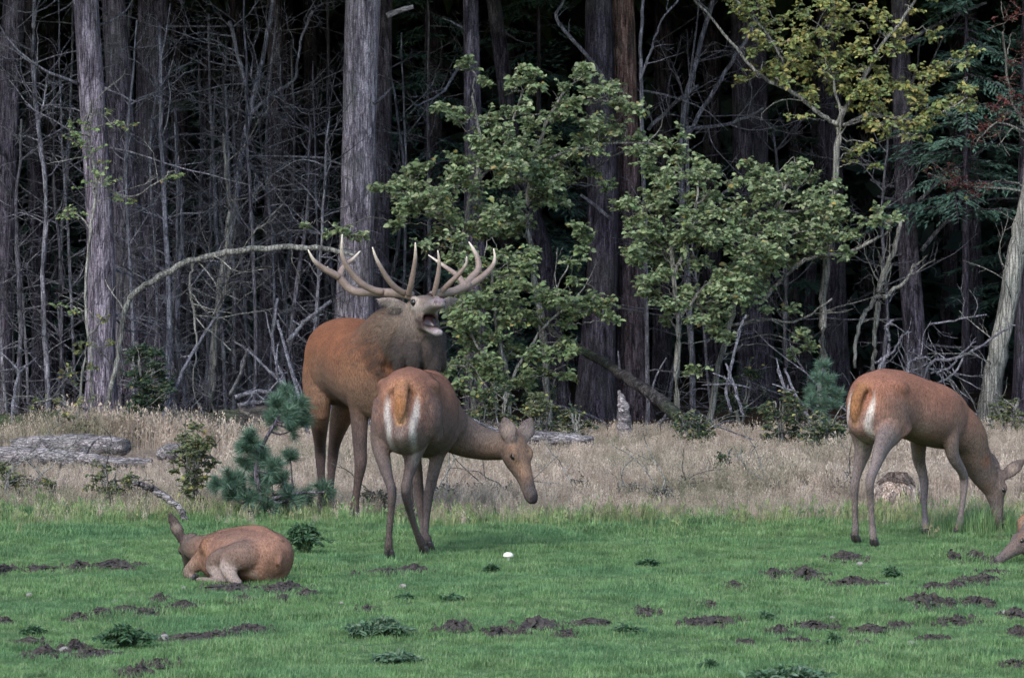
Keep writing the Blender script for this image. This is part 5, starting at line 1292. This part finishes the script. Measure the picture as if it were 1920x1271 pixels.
# ---- the hind seen from behind, neck turned to the right
def build_hind_back():
    b = Beast('grazing_hind', ((780 - 960) / FPX * 25.45, 25.45), (.13, .99), 'grey-brown hind seen from behind with white striped rump, neck stretched to the side', 1.028, 1.0)
    FL = (.118, .079, .066)
    trunk(b, (.2, .095, .06), FL, .93)
    muscle(b, (.2, .1, .065), FL)
    LG, LG2 = (.125, .092, .078), (.095, .073, .066)
    hc = [FL, FL, LG, LG2, LG2, LG2, LG2, (.085, .065, .058), (.05, .04, .037)]
    b.leg([b.X(-.36, .1, .87), b.X(-.38, .115, .76), W(714, 835, 25.08), W(727, 893, 24.96), W(735, 921, 24.9), W(733, 960, 24.93), W(730, 1000, 24.97), W(729, 1026, 24.99), W(730, 1038, 25.0)], HR, (.1, 1), hc)
    b.leg([b.X(-.36, -.1, .87), b.X(-.38, -.115, .76), W(786, 825, 25.1), W(768, 885, 25.06), W(761, 920, 25.02), W(770, 962, 25.12), W(782, 1000, 25.22), W(790, 1022, 25.28), W(795, 1032, 25.3)], HR, (.35, 1), hc)
    fc = [FL, FL, LG, LG2, LG2, LG2, LG2, (.085, .065, .058), (.05, .04, .037)]
    b.leg([b.X(.36, -.12, .86), b.X(.32, -.14, .68), W(822, 850, 25.82), W(808, 908, 25.8), W(803, 930, 25.8), W(800, 968, 25.78), W(798, 1000, 25.74), W(801, 1016, 25.72), W(804, 1024, 25.72)], FR, (.4, 1), fc)
    b.leg([b.X(.36, .12, .86), b.X(.33, .12, .68), W(777, 868, 25.9), W(784, 910, 25.9), W(786, 930, 25.9), W(790, 968, 25.88), W(794, 998, 25.84), W(795, 1012, 25.82), W(796, 1022, 25.82)], FR, (.2, 1), fc)
    # neck to the right, head hanging
    NK = (.125, .085, .065)
    O = W(962, 826, 25.88)
    b.loft([(b.X(.28, -.02, .8), .17, .17, .2, NK), (W(836, 802, 25.95), .15, .13, .15, NK), (W(872, 822, 26.0), .125, .11, .125, NK, (.12, .088, .07)), (W(908, 834, 25.98), .1, .09, .1, NK, (.13, .1, .08)),
            (W(940, 836, 25.93), .085, .082, .082, NK, (.13, .1, .08)), (W(966, 840, 25.88), .06, .065, .06, NK)], (.3, -1, .1), NK, sub=4, sides=20)
    f = norm((.115, -.09, -.31)); u = norm((.72, -.62, .2))
    H = head(b, O, f, u, 1.13, (.18, .115, .078), (.12, .09, .075), [(-1, (-.25, .1, .8), (-.3, -1, .2)), (1, (.3, .35, .8), (.5, -1, 0))], muzzle=(.075, .06, .055), ear_col=(.12, .095, .085), ear_len=.125)
    # rump: white stripes either side of the tail
    b.loft([(b.X(-.5, 0, .98), .04, .035, .035, (.27, .125, .055)), (b.X(-.575, 0, .92), .042, .032, .032, (.28, .13, .058)), (b.X(-.6, 0, .83), .034, .026, .026, (.28, .14, .065)), (b.X(-.595, 0, .77), .012, .012, .012, (.3, .17, .09))], b.l, RUST, sub=4, sides=12)
    b.spot(b.X(-.52, 0, .94), (.16, .2, .12), (.24, .125, .075), .75, .9)
    PW = (.36, .33, .295)
    for k in (-1, 1):
        b.spot(b.X(-.55, .082 * k, .83), (.2, .026, .11), PW, .95, .7)
        b.spot(b.X(-.52, .066 * k, .72), (.24, .026, .13), PW, .95, .7)
        b.spot(b.X(-.5, .055 * k, .6), (.2, .032, .13), (.28, .25, .22), .7, .8)
    b.spot(b.X(-.5, 0, .66), (.2, .05, .12), (.2, .17, .15), .7, .8)
    b.spot(b.X(-.58, 0, .86), (.1, .036, .085), (.2, .088, .036), .9, .6)
    b.spot(W(739, 918, 24.9), .05, (.035, .032, .036), .85, .7)
    b.spot(W(757, 925, 25.02), .05, (.035, .032, .036), .85, .7)
    b.spot(W(764, 960, 25.08), (.05, .02, .07), (.04, .036, .04), .6, .7)
    b.spot(b.X(-.25, 0, 1.08), (.25, .1, .06), (.22, .11, .06), .6, .8)
    b.spot(W(993, 832, 25.8), .05, (.24, .15, .1), .6, .7)
    b.finish(.0092, 3, 60000)
build_hind_back()

# ---- the young hind grazing at the right, walking away from the camera
def build_hind_side():
    b = Beast('grazing_hind', ((1702 - 960) / FPX * 26.6, 26.6), (.63, .775), 'rusty brown young hind with cream rump patch, head down in taller grass', .985, .93)
    TOP, FL = (.235, .108, .068), (.18, .108, .083)
    rows = [(x, zt - np.interp(x, [-.1, .28, .42, .52, .635], [0, .055, .115, .14, .14]), zb + .03 - np.interp(x, [.4, .6], [0, .05]), w * .92) for x, zt, zb, w in TR]
    trunk(b, TOP, FL, 1.0, rows)
    muscle(b, TOP, (.185, .105, .075))
    LG, LG2, LG3 = (.17, .132, .115), (.155, .125, .115), (.19, .155, .14)
    hc = [(.17, .1, .068), (.16, .11, .085), LG, LG2, LG2, LG2, LG2, LG3, (.2, .15, .12)]
    hr = [(a * .92, c * .9, d * .9) for a, c, d in HR]; fr = [(a * .92, c * .95, d * .95) for a, c, d in FR]
    b.leg([b.X(-.34, -.09, .86), b.X(-.34, -.11, .74), W(1657, 828, 26.15), W(1641, 876, 26.02), W(1632, 903, 25.96), W(1633, 940, 26.0), W(1635, 975, 26.02), W(1637, 1000, 26.03), W(1639, 1010, 26.03)], hr, (.5, .8), hc, .95)
    b.leg([b.X(-.34, .09, .86), b.X(-.36, .1, .74), W(1619, 838, 26.42), W(1609, 882, 26.4), W(1603, 910, 26.38), W(1603, 945, 26.4), W(1604, 975, 26.42), W(1604, 995, 26.43), W(1604, 1003, 26.44)], hr, (.5, .8), hc, .95)
    fc = [(.17, .1, .068), (.16, .11, .085), LG, LG2, LG2, LG2, LG2, LG3, (.24, .17, .11)]
    b.leg([b.X(.36, -.11, .84), b.X(.3, -.13, .7), W(1786, 850, 26.75), W(1803, 882, 26.85), W(1808, 900, 26.9), W(1806, 932, 26.88), W(1802, 962, 26.86), W(1799, 982, 26.86), W(1796, 994, 26.86)], fr, (.2, .8), fc, .95)
    b.leg([b.X(.36, .11, .84), b.X(.33, .12, .7), W(1723, 856, 27.1), W(1730, 888, 27.12), W(1733, 908, 27.1), W(1733, 940, 27.02), W(1734, 965, 26.95), W(1735, 982, 26.9), W(1736, 990, 26.88)], fr, (.5, .8), fc, .95)
    NK = (.14, .098, .075)
    O = W(1867, 893, 27.15)
    b.loft([(b.X(.3, 0, .82), .15, .15, .19, NK), (W(1808, 812, 26.98), .125, .13, .14, (.19, .105, .066), NK), (W(1826, 850, 27.05), .1, .1, .115, NK), (W(1842, 882, 27.1), .085, .09, .095, NK, (.125, .095, .08)),
            (W(1856, 905, 27.13), .07, .08, .08, NK), (W(1866, 925, 27.14), .055, .055, .055, NK)], b.l, NK, sub=4, sides=20)
    f = norm((.03, -.02, -.32)); u = norm((.86, .3, .1))
    head(b, O, f, u, .93, (.11, .083, .07), (.12, .096, .085), [(-1, (.75, -.25, .62), (-.4, -1, .3)), (1, (-.2, .35, .8))], muzzle=(.06, .05, .045), ear_col=(.1, .08, .072), ear_len=.19)
    b.loft([(b.X(-.5, 0, .97), .036, .032, .032, (.24, .12, .055)), (b.X(-.575, 0, .9), .038, .03, .03, (.22, .1, .045)), (b.X(-.6, 0, .8), .032, .026, .026, (.2, .095, .045)), (b.X(-.595, 0, .74), .01, .01, .01, (.22, .12, .06))], b.l, RUST, sub=4, sides=12)
    PW = (.4, .36, .31)
    for k in (-1, 1):
        b.spot(b.X(-.55, .082 * k, .83), (.2, .024, .13), PW, .95, .7)
        b.spot(b.X(-.52, .072 * k, .69), (.22, .024, .17), PW, .9, .7)
    b.spot(b.X(-.58, 0, .85), (.12, .04, .1), (.21, .1, .042), .9, .5)
    b.spot(b.X(-.5, 0, .6), (.18, .09, .1), (.3, .25, .21), .6, .7)
    b.spot(b.X(-.3, -.2, .8), (.15, .12, .16), (.11, .075, .058), .55, .8)
    b.spot(b.X(-.05, -.2, .68), (.12, .12, .07), (.3, .24, .18), .6, .7)
    b.spot(b.X(.1, -.1, .58), (.3, .15, .05), (.1, .075, .058), .6, .7)
    b.spot(b.X(.3, -.05, 1.03), (.3, .05, .05), (.25, .115, .055), .7, .8)
    b.spot(W(1849, 862, 27.0), .06, (.2, .08, .035), .5, .7)
    b.finish(.0092, 3, 55000)
build_hind_side()

LIE = [(-.345, .16, .05, .05), (-.31, .235, .0, .115), (-.2, .285, -.01, .165), (-.04, .292, -.01, .175), (.12, .27, -.01, .16), (.25, .25, .0, .12), (.32, .2, .04, .06)]
# ---- the calf lying on the left, seen from behind
def build_calf():
    b = Beast('lying_calf', ((455 - 960) / FPX * 23.45, 23.45), (-.7, .71), 'rusty calf lying curled on the lawn, one dark ear upright', .97, .9)
    trunk(b, (.21, .115, .08), (.2, .11, .075), 1.0, LIE)
    b.loft([(b.X(-.33, 0, .22), .03, .03, .04), (b.X(-.15, 0, .285), .035, .028, .04), (b.X(.1, 0, .265), .03, .025, .04), (b.X(.22, 0, .245), .03, .025, .04)], b.l, (.2, .105, .07), sub=4, sides=10)
    b.loft([(b.X(.12, .05, .2), .05, .06, .06), (b.X(.16, .09, .155), .05, .06, .07), (b.X(.17, .11, .1), .04, .05, .05)], b.l, (.2, .11, .075), sub=4, sides=12)
    GR = (.16, .105, .08)
    # near haunch, folded lower leg
    b.loft([(b.X(-.2, .09, .15), .075, .11, .11, GR), (b.X(-.1, .145, .135), .07, .1, .1, GR), (b.X(.0, .175, .1), .055, .075, .08, GR), (b.X(.05, .185, .06), .03, .04, .04, GR)], (.6, .2, 1), GR, sub=4, sides=16)
    b.loft([(b.X(.04, .19, .085), .04, .04, .04, (.25, .2, .17)), (b.X(-.03, .215, .06), .035, .035, .035, (.26, .21, .18)), (b.X(-.12, .23, .04), .025, .026, .026, (.24, .19, .16)), (b.X(-.19, .225, .03), .02, .022, .022, (.22, .17, .14))], (0, 0, 1), GR, sub=4, sides=12)
    b.loft([(b.X(-.19, .23, .025), .018, .02, .02), (b.X(-.08, .262, .02), .015, .016, .016), (b.X(.03, .28, .02), .016, .017, .017), (b.X(.07, .28, .018), .012, .012, .012)], (0, 0, 1), (.2, .155, .13), sub=4, sides=10)
    b.loft([(W(500, 1040, 23.36), .06, .08, .08, GR), (W(470, 1040, 23.24), .08, .085, .085, GR), (W(442, 1043, 23.21), .075, .075, .075, GR), (W(420, 1050, 23.24), .04, .05, .05, GR)], (0, 0, 1), GR, sub=4, sides=16)
    b.loft([(W(424, 1056, 23.2), .045, .035, .035), (W(430, 1072, 23.17), .04, .034, .034), (W(440, 1088, 23.15), .03, .03, .03), (W(452, 1094, 23.15), .02, .02, .02)], (1, .3, 0), (.27, .215, .185), sub=4, sides=12)
    # near shoulder and folded foreleg
    b.loft([(b.X(.12, .1, .17), .06, .09, .09, (.22, .115, .062)), (W(388, 1040, 23.55), .05, .06, .06, (.2, .11, .065)), (W(362, 1062, 23.55), .034, .038, .038, (.19, .125, .09)), (W(347, 1074, 23.55), .024, .026, .026, (.2, .15, .12))], (.3, -1, 0), GR, sub=4, sides=14)
    b.loft([(W(347, 1076, 23.56), .02, .022, .022), (W(372, 1086, 23.5), .016, .016, .016), (W(398, 1090, 23.45), .015, .015, .015)], (0, 0, 1), (.17, .13, .11), sub=3, sides=10)
    NK = (.14, .1, .078)
    O = W(358, 1014, 23.82)
    b.loft([(b.X(.2, .0, .18), .1, .085, .1, (.2, .115, .07)), (W(388, 1028, 23.7), .088, .074, .09, (.18, .11, .075)), (W(370, 1026, 23.77), .078, .066, .08, NK), (W(356, 1026, 23.83), .055, .05, .055, NK)], (.3, -1, 0), NK, sub=4, sides=16)
    f = norm((-.03, .13, -.175)); u = norm((-.55, .6, .45))
    head(b, O, f, u, .76, (.11, .08, .065), (.085, .066, .056), [(1, (-.42, -.1, .95), (-.3, -1, 0)), (-1, (.1, 1, -.4))], muzzle=(.06, .05, .045), ear_col=(.06, .046, .042), ear_len=.235)
    b.loft([(b.X(-.31, .02, .2), .025, .025, .025), (b.X(-.36, .03, .15), .022, .02, .02), (b.X(-.37, .04, .1), .008, .008, .008)], b.l, (.2, .11, .075), sub=3, sides=10)
    b.spot(b.X(-.06, .2, .13), (.12, .09, .1), (.11, .083, .072), .75, .9)
    b.spot(b.X(-.13, .215, .1), (.05, .06, .06), (.045, .036, .034), .85, .7)
    b.spot(b.X(-.05, .1, .25), (.14, .07, .035), (.12, .082, .062), .7, .8)
    b.spot(b.X(.07, .19, .07), (.05, .08, .08), (.33, .27, .23), .65, .7)
    b.spot(b.X(-.25, .16, .04), (.06, .08, .05), (.4, .33, .26), .6, .7)
    b.spot(b.X(-.3, .0, .16), (.1, .2, .12), (.24, .13, .085), .6, .8)
    b.hoof(b.X(.08, .285, 0), b.f, .7)
    b.hoof(W(404, 1094, 23.44) * np.array([1, 1, 0]), (1, 0), .7)
    b.finish(.0085, 9, 45000)
build_calf()

# ---- the deer at the right edge, of which only the resting head is in the picture
def build_edge():
    b = Beast('resting_deer', (3.24, 24.85), (-1, .02), 'grey-brown deer resting beside churned soil, only its face showing', 1.0, 1.0)
    trunk(b, (.22, .12, .07), (.2, .12, .08), 1.15, [(x * 1.15, zt * 1.2, zb, w) for x, zt, zb, w in LIE])
    NK = (.14, .1, .08)
    O = W(1930, 1000, 24.72)
    b.loft([(b.X(.24, 0, .19), .11, .1, .11, NK), (b.X(.3, .02, .21), .085, .08, .09, NK), (W(1938, 1004, 24.74), .06, .055, .06, NK), (W(1926, 1006, 24.72), .045, .045, .045, NK)], b.l, NK, sub=4, sides=16)
    f = norm((-.205, -.06, -.155)); u = norm((-.28, -.12, .8))
    head(b, O, f, u, .80, (.135, .1, .085), (.13, .108, .1), [(1, (.5, -.6, .5)), (-1, (.5, .6, .5))], muzzle=(.1, .08, .075), ear_col=(.11, .085, .075), ear_len=.19)
    b.spot(W(1912, 998, 24.66), .05, (.2, .11, .065), .7, .8)
    for k in (-1, 1):
        b.loft([(b.X(-.2, .1 * k, .16), .08, .1, .1), (b.X(-.05, .16 * k, .12), .06, .08, .08), (b.X(.05, .18 * k, .06), .03, .035, .035), (b.X(-.14, .2 * k, .03), .02, .02, .02)], (0, 0, 1), NK, sub=4, sides=12)
        b.loft([(b.X(.22, .08 * k, .14), .05, .06, .06), (b.X(.3, .1 * k, .07), .03, .035, .035), (b.X(.2, .12 * k, .025), .018, .018, .018), (b.X(.08, .12 * k, .02), .014, .014, .014)], (0, 0, 1), NK, sub=4, sides=12)
    b.finish(.0095, 3, 25000)
build_edge()

# ================================================================== the old stump behind the young hind
def build_stump():
    c = G(1682, 952); Y = c[1]; t = Tubes()
    ob = empty('rotten_stump', c, 'rotten pale stump with dark bark on top behind the young hind', 'stump')
    n, s = 14, 26
    zz = np.linspace(-.04, .235, n); a = np.linspace(0, 2 * np.pi, s, endpoint=False)
    A, Zg = np.meshgrid(a, zz)
    rr = .135 * (1.15 - .9 * np.clip((Zg - .05) / .2, 0, 1) ** 2.0) * (1 + .22 * (vnoise(A * 3, Zg * 16, 1.0, 91) - .5) + .35 * (vnoise(np.cos(A) * 1.6 + 4, np.sin(A) * 1.6 + 4, 1.0, 92) - .5))
    V = np.stack([rr * np.cos(A) * 1.1, rr * np.sin(A), Zg + .02 * (vnoise(A * 4, Zg * 30, 1, 93) - .5)], -1).reshape(-1, 3)
    V = np.vstack([V, [[0, 0, .235]]])
    i = np.arange(n - 1)[:, None] * s; k = np.arange(s)[None]; k2 = (k + 1) % s
    F = [np.stack([i + k, i + k2, i + s + k2, i + s + k], -1).reshape(-1, 4), np.stack([np.arange(s) + (n - 1) * s, (np.arange(s) + 1) % s + (n - 1) * s, np.full(s, n * s)], -1)]
    link('wood', mesh_np('wood', V, F, m_bark('rotten_wood', (.2, .14, .1), (.42, .32, .25), (.62, .52, .44), lich=.1, vscale=1.3)), None, ob)
    # dark bark still clinging over the crown of the stump, ragged below
    nb = 8; low = .12 + .07 * vnoise(a * 4, a * 0 + 3, 1.0, 95) + .03 * NR.random(s); Vb = []
    for q in range(nb):
        u = q / (nb - 1); z = low * (1 - u) + .243 * u
        rb = np.array([np.interp(zz_, zz, rr[:, j]) for j, zz_ in enumerate(z)]) + .009 + .006 * NR.random(s)
        Vb += [(rb[j] * math.cos(a[j]) * 1.1, rb[j] * math.sin(a[j]), z[j]) for j in range(s)]
    Vb = np.vstack([Vb, [[0, 0, .25]]]); i = np.arange(nb - 1)[:, None] * s
    Fb = [np.stack([i + k, i + k2, i + s + k2, i + s + k], -1).reshape(-1, 4), np.stack([np.arange(s) + (nb - 1) * s, (np.arange(s) + 1) % s + (nb - 1) * s, np.full(s, nb * s)], -1)]
    link('bark', mesh_np('bark', Vb, Fb, m_bark('stump_bark', (.05, .036, .03), (.16, .115, .09), (.34, .27, .22), lich=.1, vscale=1.6)), None, ob)
build_stump()

# ================================================================== torn soil, plants and small things in the lawn
def m_soil():
    m, nt, b, o = new_mat('torn_soil')
    p = wpos(nt); n1 = noise(nt, p, 45, 5, .7); n2 = noise(nt, p, 12, 3, .6)
    c = ramp(nt, n1, [(.3, (.025, .02, .019)), (.55, (.075, .062, .056)), (.78, (.16, .135, .12))])
    c = mix(nt, ramp(nt, n2, [(.5, (0, 0, 0)), (.8, (.5, .5, .5))]), c, (.1, .11, .06))
    nt.links.new(c, b.inputs['Base Color']); b.inputs['Roughness'].default_value = 1; b.inputs['Specular IOR Level'].default_value = .1
    bump(nt, n1, 1, .02, b); return m
M_SOIL = m_soil()
for q, (px, py, hw, hh, h) in enumerate(SOIL):
    c = G(px, py); a = .9 * hw * c[1] / FPX; d = max(.09, .85 * abs(G(px, py - hh)[1] - G(px, py + hh)[1]) * .5 * .75)
    c[2] = float(hill(np.array([c[0]]), np.array([c[1]]))[0]); h *= .8
    nr, ns = 9, 30; V = [(0, 0, 0)]
    for i in range(1, nr + 1):
        for k in range(ns):
            an = k / ns * 2 * math.pi; u = i / nr; rim = 1 + .3 * math.sin(an * 3 + q) + .2 * math.sin(an * 5 + 2 * q) + NR.normal(0, .17)
            x, y = a * u * rim * math.cos(an), d * u * rim * math.sin(an)
            V.append((x, y, 0))
    V = np.array(V); u = np.concatenate([[0], np.repeat(np.arange(1, nr + 1) / nr, ns)])
    nz = .55 * vnoise(V[:, 0] + c[0] + 50, V[:, 1] + c[1], 9, 21) + .6 * vnoise(V[:, 0] + c[0] + 50, V[:, 1] * .8 + c[1], 24, 22) + .35 * NR.random(len(V))
    V[:, 2] = h * (1 - u ** 2.2) * (nz * 1.9 - .55) + .01 - .03 * u ** 6
    V[:, 0] += NR.standard_normal(len(V)) * .006; V[:, 1] += NR.standard_normal(len(V)) * .006
    ks = np.arange(ns)
    F4 = [];
    for i in range(nr - 1):
        b0 = 1 + i * ns; F4.append(np.stack([b0 + ks, b0 + ns + ks, b0 + ns + (ks + 1) % ns, b0 + (ks + 1) % ns], -1))
    F3 = np.stack([np.zeros(ns, int), 1 + ks, 1 + (ks + 1) % ns], -1)
    ob = empty('soil_patch', c, 'patch of dark churned soil breaking the lawn', 'soil', 'patches of churned soil')
    link('earth', mesh_np('earth', V, [np.vstack(F4), F3], M_SOIL, False), None, ob)
    # loose clods
    Vc = []; Fc = []
    for k in range(int(26 + hw * 1.1)):
        an = NR.uniform(0, 6.28); u = math.sqrt(NR.random()) * 1.75; s = NR.uniform(.006, .02) * (.7 + h * 14)
        o = np.array([a * u * math.cos(an), d * u * math.sin(an), h * (1 - min(1, u) ** 2) * .6 + s * .3])
        oc = np.array([(1, 0, 0), (-1, 0, 0), (0, 1, 0), (0, -1, 0), (0, 0, 1), (0, 0, -1.)]) * s * NR.uniform(.6, 1.3, (6, 3)) + NR.standard_normal((6, 3)) * s * .25
        b0 = len(Vc); Vc += list(o + oc)
        Fc += [(b0 + i, b0 + j, b0 + 4) for i, j in ((0, 2), (2, 1), (1, 3), (3, 0))] + [(b0 + j, b0 + i, b0 + 5) for i, j in ((0, 2), (2, 1), (1, 3), (3, 0))]
    tag(link('clods', mesh_np('clods', np.array(Vc), np.array(Fc), M_SOIL, False), None, ob), kind='stuff')

def rosette(name, label, px, py, half_px, h_px, pal, n=26, group=None, lobes=5, cat='plant'):
    """leafy weed: arching stalks with lobed leaflets"""
    c = G(px, py); Y = c[1]; c[2] = float(hill(np.array([c[0]]), np.array([c[1]]))[0]); k = Y / FPX; Rr, Hh = half_px * k, h_px * k
    ob = empty(name, c, label, cat, group); t = Tubes(); P = []; D = []
    for i in range(n):
        a = NR.uniform(0, 6.28); u = NR.uniform(.3, 1); h = Hh * NR.uniform(.5, 1.05) * (1.15 - .5 * u)
        e = np.array([Rr * u * math.cos(a), Rr * u * .8 * math.sin(a), h * .8])
        S = catmull([(0, 0, -.01), e * .5 + np.array([0, 0, h * .45]), e], 5)
        t.add(S, np.linspace(.0035, .0015, len(S)), 4, cap=False)
        for q in range(2, len(S)):
            d = norm(S[q] - S[q - 1]); sd = np.cross(d, [0, 0, 1]); 
            for sg in (-1, 1):
                for _ in range(2): P.append(S[q] + NR.standard_normal(3) * .004); D.append(d * .6 + sd * sg + NR.standard_normal(3) * .3)
    m = len(P); N = np.array([[0, -.3, 1]]) + NR.standard_normal((m, 3)) * .4; s = NR.uniform(.02, .045, m) * (.6 + Rr * 2.4)
    link('stalks', t.mesh('stalks', m_simple('stalk_green', (.07, .1, .04), .7)), None, ob)
    tag(link('leaves', leaves_mesh('leaves', P, D, N, s, s * .42, pick_cols(m, pal), M_LEAF), None, ob), kind='stuff')
FRN = [(.06, .12, .055), (.08, .15, .07), (.05, .1, .05)]
PGR = [(.11, .18, .1), (.15, .22, .13), (.08, .14, .08)]
rosette('fern', 'dark green ferny weed among the torn soil before the calf', 238, 1210, 62, 45, FRN, 30)
rosette('thistle', 'pale jagged thistle rosette on the lawn, larger of the pale pair', 715, 1196, 68, 34, PGR, 30)
rosette('thistle', 'low thistle rosette just below the larger pale one', 742, 1245, 55, 22, PGR, 22)
rosette('nettle_clump', 'upright leafy weed clump beside the rump of the calf', 572, 1040, 52, 60, FRN, 30)
rosette('fern', 'broad green weed cut by the lower picture edge', 1480, 1290, 95, 45, PGR + FRN, 40)
for px, py, hw, hh in ((920, 1073, 16, 12), (850, 1125, 26, 12), (1670, 1082, 18, 18), (1565, 1210, 16, 24), (1178, 1194, 36, 16), (60, 1190, 26, 14), (760, 1122, 18, 10), (1435, 1165, 20, 14), (1330, 1250, 24, 12), (1215, 1060, 20, 10)):
    rosette('weed_tuft', 'small dark green weed tuft in the lawn', px, py, hw, hh, FRN, 12, 'small weed tufts in the lawn')

def mushroom():
    c = G(953, 1052); c[2] = float(hill(np.array([c[0]]), np.array([c[1]]))[0])
    ob = empty('mushroom', c, 'single white domed mushroom in the short grass', 'mushroom')
    prof = [(.0, .052), (.012, .051), (.022, .046), (.028, .038), (.0295, .03), (.027, .025), (.014, .026), (.009, .026)]
    s = 18; a = np.linspace(0, 2 * np.pi, s, endpoint=False); V = np.array([(r * math.cos(t), r * math.sin(t), z + .004) for r, z in prof for t in a])
    i = np.arange(len(prof) - 1)[:, None] * s; k = np.arange(s)[None]; k2 = (k + 1) % s
    M = m_simple('mushroom_skin', (.72, .66, .56), .5, .4, 60, .12)
    link('cap', mesh_np('cap', V, np.stack([i + k, i + s + k, i + s + k2, i + k2], -1).reshape(-1, 4), M), None, ob)
    t = Tubes(); t.add([(0, 0, -.01), (0, 0, .012), (.001, 0, .033)], [.011, .009, .0085], 10); link('stem', t.mesh('stem', M), None, ob)
mushroom()
M_STONE = m_simple('pale_stone', (.22, .2, .18), .8, .3, 50, .3, .003)
for px, py, s in ((345, 1104, .01), (308, 1192, .016), (755, 1102, .013), (855, 1119, .009), (1265, 1107, .01), (1612, 1061, .012), (1663, 1099, .012), (1708, 1215, .018), (1722, 1216, .011), (640, 1130, .008), (55, 1122, .012), (120, 1218, .014), (1885, 1153, .012), (1560, 1160, .01), (215, 1130, .01)):
    c = G(px, py); c[2] = float(hill(np.array([c[0]]), np.array([c[1]]))[0]) + s * .8
    V = []; 
    for t in np.linspace(0, np.pi, 7):
        for p in np.linspace(0, 2 * np.pi, 9, endpoint=False): V.append((1.5 * math.sin(t) * math.cos(p), 1.1 * math.sin(t) * math.sin(p), math.cos(t)))
    V = np.array(V) * s * (1 + .15 * NR.standard_normal((63, 1))); i = np.arange(6)[:, None] * 9; k = np.arange(9)[None]; k2 = (k + 1) % 9
    tag(link('pale_stone', mesh_np('pale_stone', V, np.stack([i + k, i + 9 + k, i + 9 + k2, i + k2], -1).reshape(-1, 4), M_STONE, False), None, None, c), 'small pale stone lying in the short grass', 'stone', 'pale stones in the lawn')
# taller green grass round the muzzle of the young hind
def tall_tuft():
    n = 420; P = G(1850, 1003); x = P[0] + NR.normal(0, .22, n) - .1; y = P[1] + .1 + NR.normal(0, .25, n)
    tl = [blades(9, .035, .1, .24, .0042, .55, 70 + i) for i in range(3)]
    scatter('tall_grass', 'taller green grass around the muzzle of the young hind', 'grass', np.column_stack([x, y, hill(x, y)]), NR.uniform(0, 6.28, n), NR.uniform(.5, 1.1, n) * np.exp(-((x - P[0]) / .5) ** 2), tl, m_blade('tall_blade', GREEN, DRYG, 1.5, .3))
tall_tuft()
